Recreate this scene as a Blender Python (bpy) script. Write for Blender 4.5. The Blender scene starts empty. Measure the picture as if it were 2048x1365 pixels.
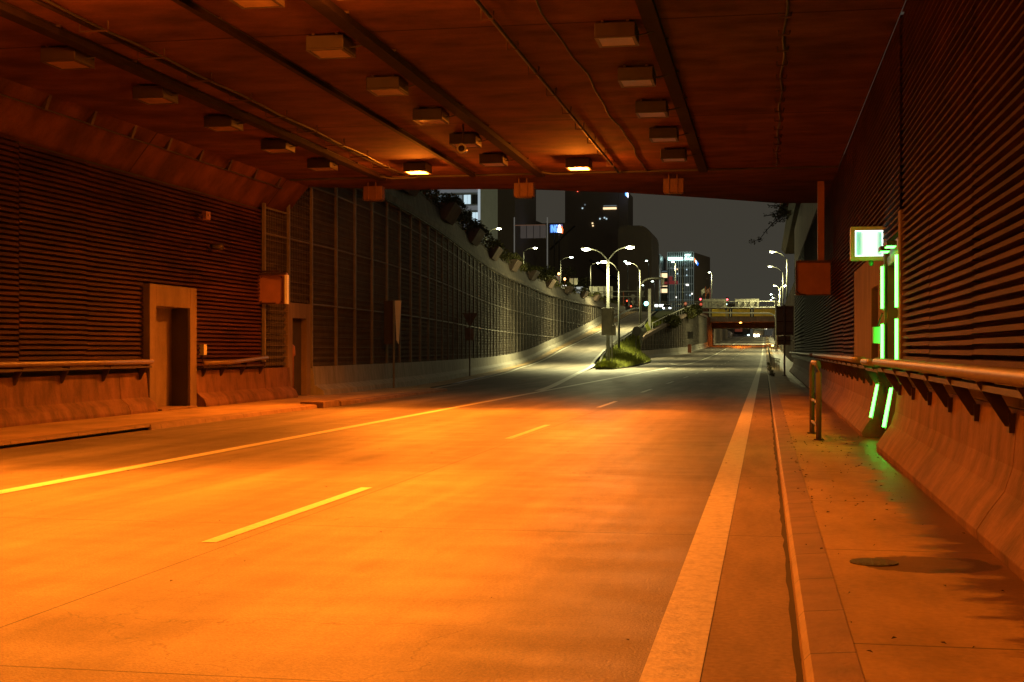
import bpy, math, random
from mathutils import Vector, Matrix
random.seed(7)
R = math.radians
S = bpy.context.scene
COL = S.collection

# ------------------------------------------------------------------ camera
F = 2700.0; XV = 1530.0; HY = 700.0; EYE = 1.45
PSI = math.atan((XV-1024)/F)
cd = bpy.data.cameras.new('camera'); cam = bpy.data.objects.new('camera', cd); COL.objects.link(cam)
cam.location = (0, 0, EYE); cam.rotation_euler = (R(90), 0, PSI)
cd.sensor_width = 36; cd.lens = 36*F/2048; cd.shift_y = 17.5/2048
cd.clip_start = .1; cd.clip_end = 6000
S.camera = cam
# ------------------------------------------------------------------ sky (night, lit by the city) and exposure
W = bpy.data.worlds.new('World'); S.world = W; W.use_nodes = True
wt = W.node_tree; wt.nodes.clear()
wo = wt.nodes.new('ShaderNodeOutputWorld'); wb = wt.nodes.new('ShaderNodeBackground')
wc = wt.nodes.new('ShaderNodeTexCoord'); ws = wt.nodes.new('ShaderNodeSeparateXYZ'); wr = wt.nodes.new('ShaderNodeValToRGB')
wt.links.new(wc.outputs['Generated'], ws.inputs[0]); wt.links.new(ws.outputs['Z'], wr.inputs[0])
wr.color_ramp.elements[0].position = 0.0; wr.color_ramp.elements[0].color = (.045, .043, .033, 1)
wr.color_ramp.elements[1].position = .22; wr.color_ramp.elements[1].color = (.046, .037, .028, 1)
wt.links.new(wr.outputs[0], wb.inputs[0]); wb.inputs[1].default_value = 1.0
wt.links.new(wb.outputs[0], wo.inputs[0])
S.view_settings.view_transform = 'Standard'; S.view_settings.look = 'None'
S.view_settings.exposure = 0; S.view_settings.gamma = 1
SODIUM = (1.0, .213, .011)
STREET = (1.0, .93, .42)
P_SODIUM = 8500; P_STREET = 3000

# ------------------------------------------------------------------ helpers
sn, cs = math.sin(PSI), math.cos(PSI)
def ray(px, py):
    a = (px-1024)/F
    return Vector((-sn+cs*a, cs+sn*a, (HY-py)/F))
def atY(px, py, Y):
    v = ray(px, py); return Vector((0, 0, EYE)) + v*(Y/v.y)
def interp(tab, y):
    if y <= tab[0][0]: return tab[0][1]
    for (a, va), (b, vb) in zip(tab, tab[1:]):
        if y <= b: return va+(vb-va)*(y-a)/(b-a)
    return tab[-1][1]
def smooth(tab, y, w=6):
    return (interp(tab, y-w)+interp(tab, y-w/2)+interp(tab, y)+interp(tab, y+w/2)+interp(tab, y+w))/5

def mat(name, col, rough=.8, metal=0, noise=0, scale=3.0, stretch=(1, 1, 1), bump=0, bscale=40, emit=None, es=0, spec=.5, col2=None, joint=None, contrast=(.35, .65), fine=0):
    m = bpy.data.materials.new(name); m.use_nodes = True
    t = m.node_tree; b = t.nodes['Principled BSDF']; L = t.links.new
    b.inputs['Roughness'].default_value = rough; b.inputs['Metallic'].default_value = metal
    b.inputs['Specular IOR Level'].default_value = spec
    b.inputs['Base Color'].default_value = (*col, 1)
    geo = t.nodes.new('ShaderNodeNewGeometry')
    out = None
    if noise or col2:
        mp = t.nodes.new('ShaderNodeMapping'); L(geo.outputs['Position'], mp.inputs[0]); mp.inputs['Scale'].default_value = stretch
        n = t.nodes.new('ShaderNodeTexNoise'); n.inputs['Scale'].default_value = scale; n.inputs['Detail'].default_value = 8; n.inputs['Roughness'].default_value = .62
        L(mp.outputs[0], n.inputs['Vector'])
        rmp = t.nodes.new('ShaderNodeValToRGB'); L(n.outputs[0], rmp.inputs[0])
        c2 = col2 if col2 else tuple(c*(1-noise) for c in col)
        rmp.color_ramp.elements[0].position = contrast[0]; rmp.color_ramp.elements[1].position = contrast[1]
        rmp.color_ramp.elements[0].color = (*c2, 1); rmp.color_ramp.elements[1].color = (*col, 1)
        out = rmp.outputs[0]
        if fine:
            n2 = t.nodes.new('ShaderNodeTexNoise'); n2.inputs['Scale'].default_value = 28; n2.inputs['Detail'].default_value = 6
            L(geo.outputs['Position'], n2.inputs['Vector'])
            mr = t.nodes.new('ShaderNodeMapRange'); L(n2.outputs[0], mr.inputs[0]); mr.inputs[1].default_value = .3; mr.inputs[2].default_value = .7
            mr.inputs[3].default_value = 1-fine; mr.inputs[4].default_value = 1+fine*.4
            mx = t.nodes.new('ShaderNodeMixRGB'); mx.blend_type = 'MULTIPLY'; mx.inputs[0].default_value = 1
            L(out, mx.inputs[1]); L(mr.outputs[0], mx.inputs[2]); out = mx.outputs[0]
    if joint:   # (axis, period, offset, half width): dark sealed joints
        sx = t.nodes.new('ShaderNodeSeparateXYZ'); L(geo.outputs['Position'], sx.inputs[0])
        for (ax, per, off, hw) in joint:
            a = t.nodes.new('ShaderNodeMath'); a.operation = 'ADD'; a.inputs[1].default_value = -off+per*50; L(sx.outputs[ax], a.inputs[0])
            md = t.nodes.new('ShaderNodeMath'); md.operation = 'MODULO'; md.inputs[1].default_value = per; L(a.outputs[0], md.inputs[0])
            sb = t.nodes.new('ShaderNodeMath'); sb.operation = 'SUBTRACT'; sb.inputs[1].default_value = hw; L(md.outputs[0], sb.inputs[0])
            ab = t.nodes.new('ShaderNodeMath'); ab.operation = 'ABSOLUTE'; L(sb.outputs[0], ab.inputs[0])
            lt = t.nodes.new('ShaderNodeMath'); lt.operation = 'LESS_THAN'; lt.inputs[1].default_value = hw; L(ab.outputs[0], lt.inputs[0])
            mx = t.nodes.new('ShaderNodeMixRGB'); L(lt.outputs[0], mx.inputs[0])
            if out is not None: L(out, mx.inputs[1])
            else: mx.inputs[1].default_value = (*col, 1)
            mx.inputs[2].default_value = tuple(c*.22 for c in col)+(1,)
            out = mx.outputs[0]
    if out is not None: L(out, b.inputs['Base Color'])
    if bump:
        nb = t.nodes.new('ShaderNodeTexNoise'); nb.inputs['Scale'].default_value = bscale; nb.inputs['Detail'].default_value = 5
        L(geo.outputs['Position'], nb.inputs['Vector'])
        bp = t.nodes.new('ShaderNodeBump'); bp.inputs['Strength'].default_value = bump; bp.inputs['Distance'].default_value = .01
        L(nb.outputs[0], bp.inputs['Height']); L(bp.outputs[0], b.inputs['Normal'])
    if emit:
        b.inputs['Emission Color'].default_value = (*emit, 1); b.inputs['Emission Strength'].default_value = es
    return m

M = {}
M['road'] = mat('road_concrete', (.235, .198, .160), .52, noise=.38, scale=.9, stretch=(1.3, .22, 1), bump=.6, bscale=70, fine=.12, spec=.22,
                joint=[(1, 5.0, .65, .008), (0, 3.6, -.33, .007)])
M['asphalt'] = mat('asphalt', (.13, .125, .105), .62, noise=.3, scale=.5, stretch=(1.5, .2, 1), bump=.3, bscale=50)
M['painty'] = mat('bright_road_paint', (.62, .60, .50), .5, noise=.25, scale=11, bump=.4, bscale=45, contrast=(.3, .5), fine=.15)
M['paint'] = mat('road_paint', (.58, .54, .43), .55, noise=.3, scale=9, bump=.5, bscale=45, contrast=(.3, .55), fine=.2)
M['paintw'] = mat('worn_road_paint', (.42, .40, .35), .6, noise=.5, scale=14, bump=.3, bscale=45)
M['walk'] = mat('pavement_concrete', (.48, .32, .155), .75, noise=.45, scale=1.2, stretch=(1, .5, 1), bump=.4, bscale=35, fine=.15, joint=[(1, 3.0, .4, .01)])
M['kerb'] = mat('kerb_stone', (.27, .165, .10), .7, noise=.35, scale=3, bump=.4, bscale=30, joint=[(1, 1.0, .2, .008)])
M['barrier'] = mat('barrier_concrete', (.23, .115, .08), .8, noise=.55, scale=1.8, stretch=(1.6, 1.6, .7), spec=.25, bump=.5, bscale=22, fine=.12)
M['barrier_out'] = mat('outer_barrier_concrete', (.32, .29, .24), .8, noise=.35, scale=2.2, stretch=(2, 2, .5), bump=.4, bscale=20)
M['concrete'] = mat('wall_concrete', (.23, .16, .12), .85, noise=.4, scale=1.4, stretch=(1.5, 1.5, .5), bump=.35, bscale=18, fine=.1)
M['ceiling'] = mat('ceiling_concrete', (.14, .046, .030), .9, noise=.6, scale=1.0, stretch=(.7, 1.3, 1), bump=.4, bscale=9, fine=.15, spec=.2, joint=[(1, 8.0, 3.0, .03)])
M['slat'] = mat('louvre_metal', (.075, .024, .018), .75, spec=.12, noise=.6, scale=.9, stretch=(1, .6, 2.5), bump=.1, bscale=20)
M['slatdark'] = mat('acoustic_panel', (.075, .060, .045), .8, spec=.2, noise=.35, scale=1.2, stretch=(1, 1, .6))
M['wire'] = mat('galvanised_mesh', (.22, .19, .15), .6, metal=.1, noise=.3, scale=3)
M['coping'] = mat('stained_coping', (.17, .14, .11), .9, noise=.5, scale=1.2, stretch=(1.5, 1.5, .4), bump=.4, bscale=14)
M['pole'] = mat('lamp_pole', (.075, .075, .065), .5, metal=.3, noise=.25, scale=5)
M['signal'] = mat('signal_housing', (.11, .045, .035), .55, noise=.3, scale=6)
M['steel'] = mat('galvanised_steel', (.28, .28, .24), .45, metal=.5, noise=.25, scale=5)
M['rail'] = mat('painted_rail', (.19, .12, .085), .5, noise=.25, scale=4, bump=.15, bscale=30)
M['bracket'] = mat('dark_bracket', (.06, .03, .025), .6, noise=.3, scale=6)
M['tray'] = mat('cable_tray', (.025, .014, .012), .8, spec=.1, noise=.35, scale=4)
M['cable'] = mat('black_cable', (.03, .025, .025), .6)
M['box'] = mat('luminaire_housing', (.04, .025, .023), .5, noise=.25, scale=5)
M['lensoff'] = mat('unlit_glass', (.34, .20, .13), .35, noise=.2, scale=10)
M['lenson'] = mat('lit_sodium_glass', (.9, .7, .4), .4, emit=(1, .40, .05), es=16)
M['headon'] = mat('lit_street_lamp', (.9, .9, .8), .4, emit=(1, .98, .70), es=22)
M['headcold'] = mat('lit_cold_street_lamp', (.9, .9, .8), .4, emit=(.80, 1, .86), es=14)
M['signback'] = mat('sign_back', (.30, .29, .25), .55, noise=.25, scale=2)
M['signdark'] = mat('dark_sign_back', (.2, .19, .15), .6, noise=.3, scale=2)
M['signred'] = mat('painted_sign_box', (.30, .13, .09), .55, noise=.2, scale=3, bump=.1)
M['signlight'] = mat('white_sign_panel', (.72, .70, .58), .55, noise=.2, scale=2)
M['grass'] = mat('grass_blades', (.30, .33, .03), .8, noise=.75, scale=.8)
M['soil'] = mat('grassy_soil', (.08, .09, .025), .95, noise=.5, scale=.7)
M['leaf'] = mat('dark_leaves', (.13, .13, .03), .7, noise=.5, scale=1.5)
M['bark'] = mat('bark', (.06, .05, .04), .9, noise=.3, scale=8)
M['ground'] = mat('city_ground', (.08, .075, .06), .95, noise=.3, scale=.2)
M['yellow'] = mat('yellow_girder', (.85, .60, .03), .5, noise=.3, scale=.6)
M['green_led'] = mat('green_led', (.2, .8, .3), .4, emit=(.055, 1, .06), es=13)
M['orange'] = mat('orange_paint', (.5, .13, .03), .5, noise=.2, scale=5)
M['rubber'] = mat('rubber', (.02, .02, .02), .8)
M['glassdark'] = mat('dark_glass', (.02, .025, .03), .15)
M['manhole'] = mat('cast_iron', (.07, .055, .045), .6, noise=.4, scale=12, bump=.6, bscale=30)
M['debris'] = mat('dead_leaves', (.06, .04, .02), .9)

class MB:
    def __init__(s): s.v = []; s.f = []
    def poly(s, pts):
        k = len(s.v); s.v += [Vector(p) for p in pts]; s.f.append(tuple(range(k, k+len(pts))))
    def box(s, x0, x1, y0, y1, z0, z1, rot=0, piv=None):
        k = len(s.v)
        P = [Vector((x, y, z)) for z in (z0, z1) for (x, y) in ((x0, y0), (x1, y0), (x1, y1), (x0, y1))]
        if rot:
            c = Vector(piv) if piv else Vector(((x0+x1)/2, (y0+y1)/2, 0)); m = Matrix.Rotation(rot, 3, 'Z')
            P = [m @ (p-c)+c for p in P]
        s.v += P
        for q in ((0, 3, 2, 1), (4, 5, 6, 7), (0, 1, 5, 4), (1, 2, 6, 5), (2, 3, 7, 6), (3, 0, 4, 7)): s.f.append(tuple(k+i for i in q))
        return s
    def loft(s, rows, closed=False, cap=False):
        k = len(s.v); n = len(rows[0])
        for r in rows: s.v += [Vector(p) for p in r]
        for i in range(len(rows)-1):
            for j in range(n if closed else n-1):
                a = k+i*n+j; b = k+i*n+(j+1) % n
                s.f.append((a, b, b+n, a+n))
        if cap and closed:
            s.f.append(tuple(k+j for j in range(n))[::-1]); s.f.append(tuple(k+(len(rows)-1)*n+j for j in range(n)))
        return s
    def tube(s, pts, r, seg=8):
        pts = [Vector(p) for p in pts]; rs = r if isinstance(r, (list, tuple)) else [r]*len(pts)
        rows = []
        for i, p in enumerate(pts):
            d = (pts[min(i+1, len(pts)-1)]-pts[max(i-1, 0)]).normalized()
            up = Vector((0, 0, 1)) if abs(d.z) < .9 else Vector((0, 1, 0))
            a = d.cross(up).normalized(); b = a.cross(d).normalized()
            rows.append([p+(a*math.cos(t)+b*math.sin(t))*rs[i] for t in [2*math.pi*j/seg for j in range(seg)]])
        return s.loft(rows, True, True)
    def prism(s, prof, y0, y1):      # closed profile of (x, z) swept along y
        return s.loft([[(x, y0, z) for x, z in prof], [(x, y1, z) for x, z in prof]], True, True)
    def disc(s, c, r, n, seg=20, t=.02):     # thick disc facing along n
        c = Vector(c); n = Vector(n).normalized()
        return s.tube([c-n*t/2, c+n*t/2], r, seg)
    def blob(s, c, rx, ry, rz, seg=10, rings=7, jit=0):
        rows = []
        for i in range(rings+1):
            th = math.pi*i/rings
            rows.append([(c[0]+rx*math.sin(th)*math.cos(t)*(1+random.uniform(-jit, jit)), c[1]+ry*math.sin(th)*math.sin(t)*(1+random.uniform(-jit, jit)), c[2]+rz*math.cos(th)) for t in [2*math.pi*j/seg for j in range(seg)]])
        return s.loft(rows, True)
    def build(s, name, m, parent=None, smooth=False, bevel=0):
        me = bpy.data.meshes.new(name)
        if parent is not None:
            org = parent['_org'] if '_org' in parent else (0, 0, 0); org = Vector(org)
        else:
            xs = [v.x for v in s.v]; ys = [v.y for v in s.v]; zs = [v.z for v in s.v]
            org = Vector(((min(xs)+max(xs))/2, (min(ys)+max(ys))/2, min(zs)))
        me.from_pydata([v-org for v in s.v], [], s.f); me.materials.append(m if not isinstance(m, str) else M[m])
        me.validate(); me.update()
        o = bpy.data.objects.new(name, me); COL.objects.link(o); o['_org'] = tuple(org)
        if parent is not None: o.parent = parent
        else: o.location = org
        if smooth:
            for p in me.polygons: p.use_smooth = True
        if bevel:
            b = o.modifiers.new('bevel', 'BEVEL'); b.width = bevel; b.segments = 2; b.limit_method = 'ANGLE'
        return o
def tag(o, label=None, cat=None, group=None, kind=None):
    if label: o['label'] = label
    if cat: o['category'] = cat
    if group: o['group'] = group
    if kind: o['kind'] = kind
    return o
def thing(name, loc, label, cat, group=None):
    o = bpy.data.objects.new(name, None); COL.objects.link(o); o.location = loc; o['_org'] = tuple(loc); o.empty_display_size = .3
    return tag(o, label, cat, group)
def copy_tree(o, parent=None):
    c = o.copy(); COL.objects.link(c)
    if parent is not None: c.parent = parent
    for ch in list(o.children): copy_tree(ch, c)
    return c
def light(kind, parent, pos, energy, col, **kw):
    l = bpy.data.lights.new('light', kind); l.energy = energy; l.color = col
    for k, v in kw.items(): setattr(l, k, v)
    o = bpy.data.objects.new('light', l); COL.objects.link(o); o.parent = parent
    o.location = Vector(pos)-Vector(parent['_org']); return o
ORD = ['nearest', 'second nearest', 'third nearest', 'fourth nearest', 'fifth nearest', 'sixth nearest', 'seventh nearest', 'eighth nearest', 'ninth nearest', 'tenth nearest', 'eleventh nearest', 'twelfth nearest', 'thirteenth nearest', 'fourteenth nearest']

# ------------------------------------------------------------------ alignment of the place
ZR = [(0, 0), (140, 0), (160, .1), (185, .35), (230, .95), (306, 2.2), (450, 4.9), (600, 7.6), (680, 8.3), (900, 8.4)]      # main road level
ZP = [(0, 0), (95, 0), (115, .35), (138, 1.45), (180, 4.2), (225, 7.7), (245, 8.5), (300, 8.6)]                                # exit ramp level
XPR = [(44, -7.65), (50, -8.0), (88, -11.9), (104, -13.2), (120, -14.8), (138, -16), (190, -16.8), (240, -18.8), (260, -19)]   # ramp right line
XPL = [(30, -11.0), (36, -11.1), (57, -12.9), (80, -15.6), (100, -18.2), (137, -20.6), (178, -21.1), (232, -21.4), (260, -22)]  # ramp left line
XWL = [(30, -13.4), (38, -13.4), (46, -13.5), (60, -14.8), (78, -17.1), (97, -19.3), (135, -21.9), (185, -23.3), (215, -24.4), (245, -25.2)]  # left wall
XRW = [(150, -17.0), (180, -16.1), (222, -12.9), (300, -12.7)]    # retaining wall right of the grass
zr = lambda y: smooth(ZR, y, 10) if y > 120 else 0.0
zp = lambda y: smooth(ZP, y, 10) if y > 84 else 0.0
xpr = lambda y: smooth(XPR, y, 4); xpl = lambda y: smooth(XPL, y, 4)
xwl = lambda y: smooth(XWL, y, 6) if y > 42 else -13.4
WR = 1.85; WL = -13.4; ZC = 6.1
def ys(a, b, st):
    n = max(1, int(math.ceil((b-a)/st))); return [a+(b-a)*i/n for i in range(n+1)]

def enrich_road(m):
    t = m.node_tree; L = t.links.new; bs = t.nodes['Principled BSDF']; src = bs.inputs['Base Color'].links[0].from_socket
    g = t.nodes.new('ShaderNodeNewGeometry')
    def nz(sc, scale, det=6, rough=.6):
        mp = t.nodes.new('ShaderNodeMapping'); mp.inputs['Scale'].default_value = sc; L(g.outputs['Position'], mp.inputs[0])
        n = t.nodes.new('ShaderNodeTexNoise'); n.inputs['Scale'].default_value = scale; n.inputs['Detail'].default_value = det; n.inputs['Roughness'].default_value = rough; L(mp.outputs[0], n.inputs['Vector']); return n.outputs[0]
    def rng(sock, a, b, c, d):
        r_ = t.nodes.new('ShaderNodeMapRange'); L(sock, r_.inputs[0]); r_.inputs[1].default_value = a; r_.inputs[2].default_value = b; r_.inputs[3].default_value = c; r_.inputs[4].default_value = d; return r_.outputs[0]
    def mul(a, b):
        x = t.nodes.new('ShaderNodeMixRGB'); x.blend_type = 'MULTIPLY'; x.inputs[0].default_value = 1; L(a, x.inputs[1]); L(b, x.inputs[2]); return x.outputs[0]
    o = src
    o = mul(o, rng(nz((1.1, .05, 1), 1.0, 3), .38, .62, .74, 1.18))      # wheel tracks along the lanes, contrast raised to imitate light streaks
    o = mul(o, rng(nz((.10, 1.0, 1), 2.2, 6, .7), .35, .65, .94, 1.04))  # cross scouring
    o = mul(o, rng(nz((1, 1, 1), 55, 4, .8), .35, .65, .72, 1.2))             # grain
    o = mul(o, rng(nz((1, .5, 1), 5.5, 8, .8), .30, .36, .55, 1.0))      # small dark stains
    L(o, bs.inputs['Base Color'])
    L(rng(nz((.6, 1.2, 1), 1.7, 6), .35, .65, .50, .62), bs.inputs['Roughness'])
    sx = t.nodes.new('ShaderNodeSeparateXYZ'); L(g.outputs['Position'], sx.inputs[0])
    ph = t.nodes.new('ShaderNodeMath'); ph.operation = 'MULTIPLY_ADD'; L(sx.outputs['X'], ph.inputs[0]); ph.inputs[1].default_value = 6.283/3.58; ph.inputs[2].default_value = 6.283*2.75/3.58
    co = t.nodes.new('ShaderNodeMath'); co.operation = 'COSINE'; L(ph.outputs[0], co.inputs[0])
    o = mul(o, rng(co.outputs[0], -1, 1, .88, 1.14))     # brighter lane centres: streaks of lamplight put into the colour
    # long fine cracks
    v = t.nodes.new('ShaderNodeTexVoronoi'); v.feature = 'DISTANCE_TO_EDGE'; v.inputs['Scale'].default_value = .22
    n = t.nodes.new('ShaderNodeTexNoise'); n.inputs['Scale'].default_value = 1.2; n.inputs['Detail'].default_value = 8; L(g.outputs['Position'], n.inputs['Vector'])
    ad = t.nodes.new('ShaderNodeMixRGB'); ad.blend_type = 'ADD'; ad.inputs[0].default_value = 1.0; L(g.outputs['Position'], ad.inputs[1]); L(n.outputs['Color'], ad.inputs[2]); L(ad.outputs[0], v.inputs['Vector'])
    L(mul(o, rng(v.outputs['Distance'], .0004, .0014, .68, 1.0)), bs.inputs['Base Color'])
enrich_road(M['road'])
# ------------------------------------------------------------------ setting: road, markings, pavements, ground
b = MB()
def roadL(y):
    if y < 44: return -10.9
    if y < 100: return xpr(y)
    if y < 165: return interp([(100, xpr(100)), (165, -15.5)], y)+0
    if y < 180: return interp([(165, -15.5), (180, -16.1)], y)
    return interp(XRW, y)
b.loft([[(roadL(y), y, zr(y)), (roadL(y)*.5, y, zr(y)), (.165, y, zr(y))] for y in ys(-40, 43.99, 8)+ys(44, 110, 4)+ys(114, 300, 6)])
b.loft([[(-12.7, y, zr(y)), (.165, y, zr(y))] for y in ys(300, 900, 10)])
tag(b.build('road', 'road'), kind='structure')
b = MB()
b.loft([[(-10.9 if y < 46 else xpl(y)-.25, y, zp(y)), (-7.65 if y <= 44 else xpr(y), y, zp(y))] for y in ys(44, 260, 4)])
tag(b.build('ramp', 'road'), kind='structure')
def stripe(fx0, fx1, y0, y1, z, name='lane_line', m='paint', st=6, lift=.005):
    b = MB(); b.loft([[(fx0(y), y, z(y)+lift), (fx1(y), y, z(y)+lift)] for y in ys(y0, y1, st)]); return tag(b.build(name, m), kind='structure')
K = lambda c: (lambda y: c)
stripe(K(-.54), K(-.28), -20, 700, zr, 'edge_line')
stripe(K(-7.74), K(-7.54), -20, 620, zr, 'solid_line', m='painty')
stripe(lambda y: -11.1, lambda y: -10.98, -1, -.5, zr, 'edge_line')
stripe(lambda y: xpl(y), lambda y: xpl(y)+.15, 34, 244, zp, 'ramp_edge_line', m='painty', st=4)
stripe(lambda y: xpr(y)-.16, lambda y: xpr(y)+.16, 47, 110, zp, 'ramp_edge_line', m='painty', st=4, lift=.006)
stripe(lambda y: xpr(y)-.25, lambda y: xpr(y)-.05, 110, 244, zp, 'ramp_edge_line', m='painty', st=4)
Y0 = 9.55
dash = None
for k in range(-1, 42):
    y = Y0+12.05*k
    stripe(K(-4.17), K(-4.05), y, y+4.1, zr, 'dashed_line', m='painty', st=4)
for k in range(3):
    pass
# gore arrow tip, worn square marking and tyre polish streaks near the left lane
b = MB(); p = [(-8.25, 132), (-9.5, 141), (-9.9, 141), (-8.5, 131)]
b.poly([(x, y, zr(y)+.006) for x, y in p]); tag(b.build('gore_line', 'paint'), kind='structure')
b = MB()
for yy in (31.0, 33.6): b.poly([(-9.6, yy, .005), (-8.8, yy, .005), (-8.8, yy+.12, .005), (-9.6, yy+.12, .005)])
tag(b.build('worn_marking', 'paintw'), kind='structure')
M['gutter'] = mat('gutter_concrete', (.33, .24, .17), .75, noise=.35, scale=1.6, stretch=(1.5, .3, 1), bump=.4, bscale=45, fine=.2, joint=[(1, 5.0, .65, .008)], spec=.25)
stripe(K(-.275), K(.150), -20, 85, zr, 'gutter', 'gutter', lift=.003)
# right kerb and pavement
b = MB()
kp = [(.165, 0), (.172, .055), (.20, .085), (.40, .1)]
b.loft([[(x, y, z+zr(y)) for x, z in kp] for y in ys(-40, 640, 6)])
tag(b.build('kerb', 'kerb'), kind='structure')
b = MB(); b.loft([[(.40, y, .096+zr(y)), (2.95, y, .096+zr(y))] for y in ys(-40, 640, 6)])
pv = b.build('pavement', 'walk'); tag(pv, kind='structure')
# wet dirty edge of the pavement mixed into its material
t = pv.data.materials[0].node_tree; L = t.links.new; bs = t.nodes['Principled BSDF']; src = bs.inputs['Base Color'].links[0].from_socket
g = t.nodes.new('ShaderNodeNewGeometry'); sx = t.nodes.new('ShaderNodeSeparateXYZ'); L(g.outputs['Position'], sx.inputs[0])
mp = t.nodes.new('ShaderNodeMapping'); mp.inputs['Scale'].default_value = (.8, 1.5, 1); L(g.outputs['Position'], mp.inputs[0])
nz = t.nodes.new('ShaderNodeTexNoise'); nz.inputs['Scale'].default_value = 2.2; nz.inputs['Detail'].default_value = 7; nz.inputs['Roughness'].default_value = .7; L(mp.outputs[0], nz.inputs['Vector'])
m1 = t.nodes.new('ShaderNodeMath'); m1.operation = 'MULTIPLY_ADD'; L(nz.outputs[0], m1.inputs[0]); m1.inputs[1].default_value = 1.5; L(sx.outputs['X'], m1.inputs[2])
mr = t.nodes.new('ShaderNodeMapRange'); L(m1.outputs[0], mr.inputs[0]); mr.inputs[1].default_value = 1.80; mr.inputs[2].default_value = 2.0
mx = t.nodes.new('ShaderNodeMixRGB'); mx.blend_type = 'MULTIPLY'; L(mr.outputs[0], mx.inputs[0]); L(src, mx.inputs[1]); mx.inputs[2].default_value = (.40, .30, .26, 1)
# irregular dark patch round the cover
vm = t.nodes.new('ShaderNodeVectorMath'); vm.operation = 'SUBTRACT'; L(g.outputs['Position'], vm.inputs[0]); vm.inputs[1].default_value = (1.0, 8.85, .096)
vs = t.nodes.new('ShaderNodeVectorMath'); vs.operation = 'MULTIPLY'; L(vm.outputs[0], vs.inputs[0]); vs.inputs[1].default_value = (2.05, 2.7, 0)
vl = t.nodes.new('ShaderNodeVectorMath'); vl.operation = 'LENGTH'; L(vs.outputs[0], vl.inputs[0])
n4 = t.nodes.new('ShaderNodeTexNoise'); n4.inputs['Scale'].default_value = 6; n4.inputs['Detail'].default_value = 8; L(g.outputs['Position'], n4.inputs['Vector'])
ma = t.nodes.new('ShaderNodeMath'); ma.operation = 'MULTIPLY_ADD'; L(n4.outputs[0], ma.inputs[0]); ma.inputs[1].default_value = .55; L(vl.outputs['Value'], ma.inputs[2])
m5 = t.nodes.new('ShaderNodeMapRange'); L(ma.outputs[0], m5.inputs[0]); m5.inputs[1].default_value = 1.16; m5.inputs[2].default_value = 1.22; m5.inputs[3].default_value = 1; m5.inputs[4].default_value = 0
m6 = t.nodes.new('ShaderNodeMixRGB'); m6.blend_type = 'MULTIPLY'; L(m5.outputs[0], m6.inputs[0]); L(mx.outputs[0], m6.inputs[1]); m6.inputs[2].default_value = (.33, .26, .24, 1)
L(m6.outputs[0], bs.inputs['Base Color'])
rm = t.nodes.new('ShaderNodeMapRange'); L(mr.outputs[0], rm.inputs[0]); rm.inputs[3].default_value = .75; rm.inputs[4].default_value = .42; L(rm.outputs[0], bs.inputs['Roughness'])
b = MB(); b.loft([[(.132+random.uniform(-.010, .012), y, zr(y)+.004), (.166, y, zr(y)+.004)] for y in ys(-5, 120, .31)])
tag(b.build('kerb_joint', mat('dirt_filled_joint', (.03, .02, .015), .9)), kind='structure')
# left kerb, slot gutter and pavement
b = MB(); b.loft([[(-10.9, y, 0), (-11.15, y, 0), (-11.15, y, .055), (-10.93, y, .055), (-10.94, y, .10), (-11.18, y, .1)] for y in ys(-40, 22.8, 6)])
b.loft([[(-10.9, y, 0), (-10.92, y, .08), (-11.0, y, .1), (-11.18, y, .1)] for y in ys(22.8, 46, 4)])
b.poly([(-10.9, 22.8, 0), (-11.2, 22.8, 0), (-11.2, 22.8, .1), (-10.92, 22.8, .1)])
tag(b.build('kerb', 'kerb'), kind='structure')
b = MB(); b.loft([[(-11.18, y, .1), (-14.6, y, .1)] for y in ys(-40, 46, 6)])
b.loft([[(xpl(y)-.25 if y > 46 else -11.18, y, zp(y)+.02), (xwl(y)-.6, y, zp(y)+.1)] for y in ys(46, 260, 4)])
tag(b.build('pavement', 'walk'), kind='structure')
# gutter cover plates that stick up at the left kerb
t0 = thing('drain_cover', (-11.1, 33.2, .1), 'raised concrete drain covers at the left kerb before the portal', 'drain cover')
MB().box(-11.35, -10.75, 32.0, 33.3, .0, .16).build('cover_slab', 'kerb', t0, bevel=.01)
MB().box(-11.35, -10.72, 33.36, 34.2, .0, .13).build('cover_slab', 'kerb', t0, bevel=.01)
# ground of the city above the trench
ZG = 8.3
b = MB()
b.loft([[(xwl(y)-.9, y, ZG), (-600, y, ZG)] for y in ys(36, 245, 10)])
b.poly([(-600, 245, ZG), (-12.75, 245, ZG), (-12.75, 700, ZG), (-600, 700, ZG)])
b.loft([[(3.0, y, ZG), (600, y, ZG)] for y in (60, 700)])
b.poly([(-900, 700, ZG), (900, 700, ZG), (900, 2500, ZG), (-900, 2500, ZG)])
tag(b.build('ground', 'ground'), kind='structure')
b = MB(); b.poly([(-60, 247, ZG+.3), (-13.2, 247, ZG+.3), (-13.2, 330, ZG+.3), (-60, 330, ZG+.3)]); b.poly([(3.2, 296, ZG+.3), (60, 296, ZG+.3), (60, 330, ZG+.3), (3.2, 330, ZG+.3)])
tag(b.build('street', 'asphalt'), kind='structure')

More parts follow.
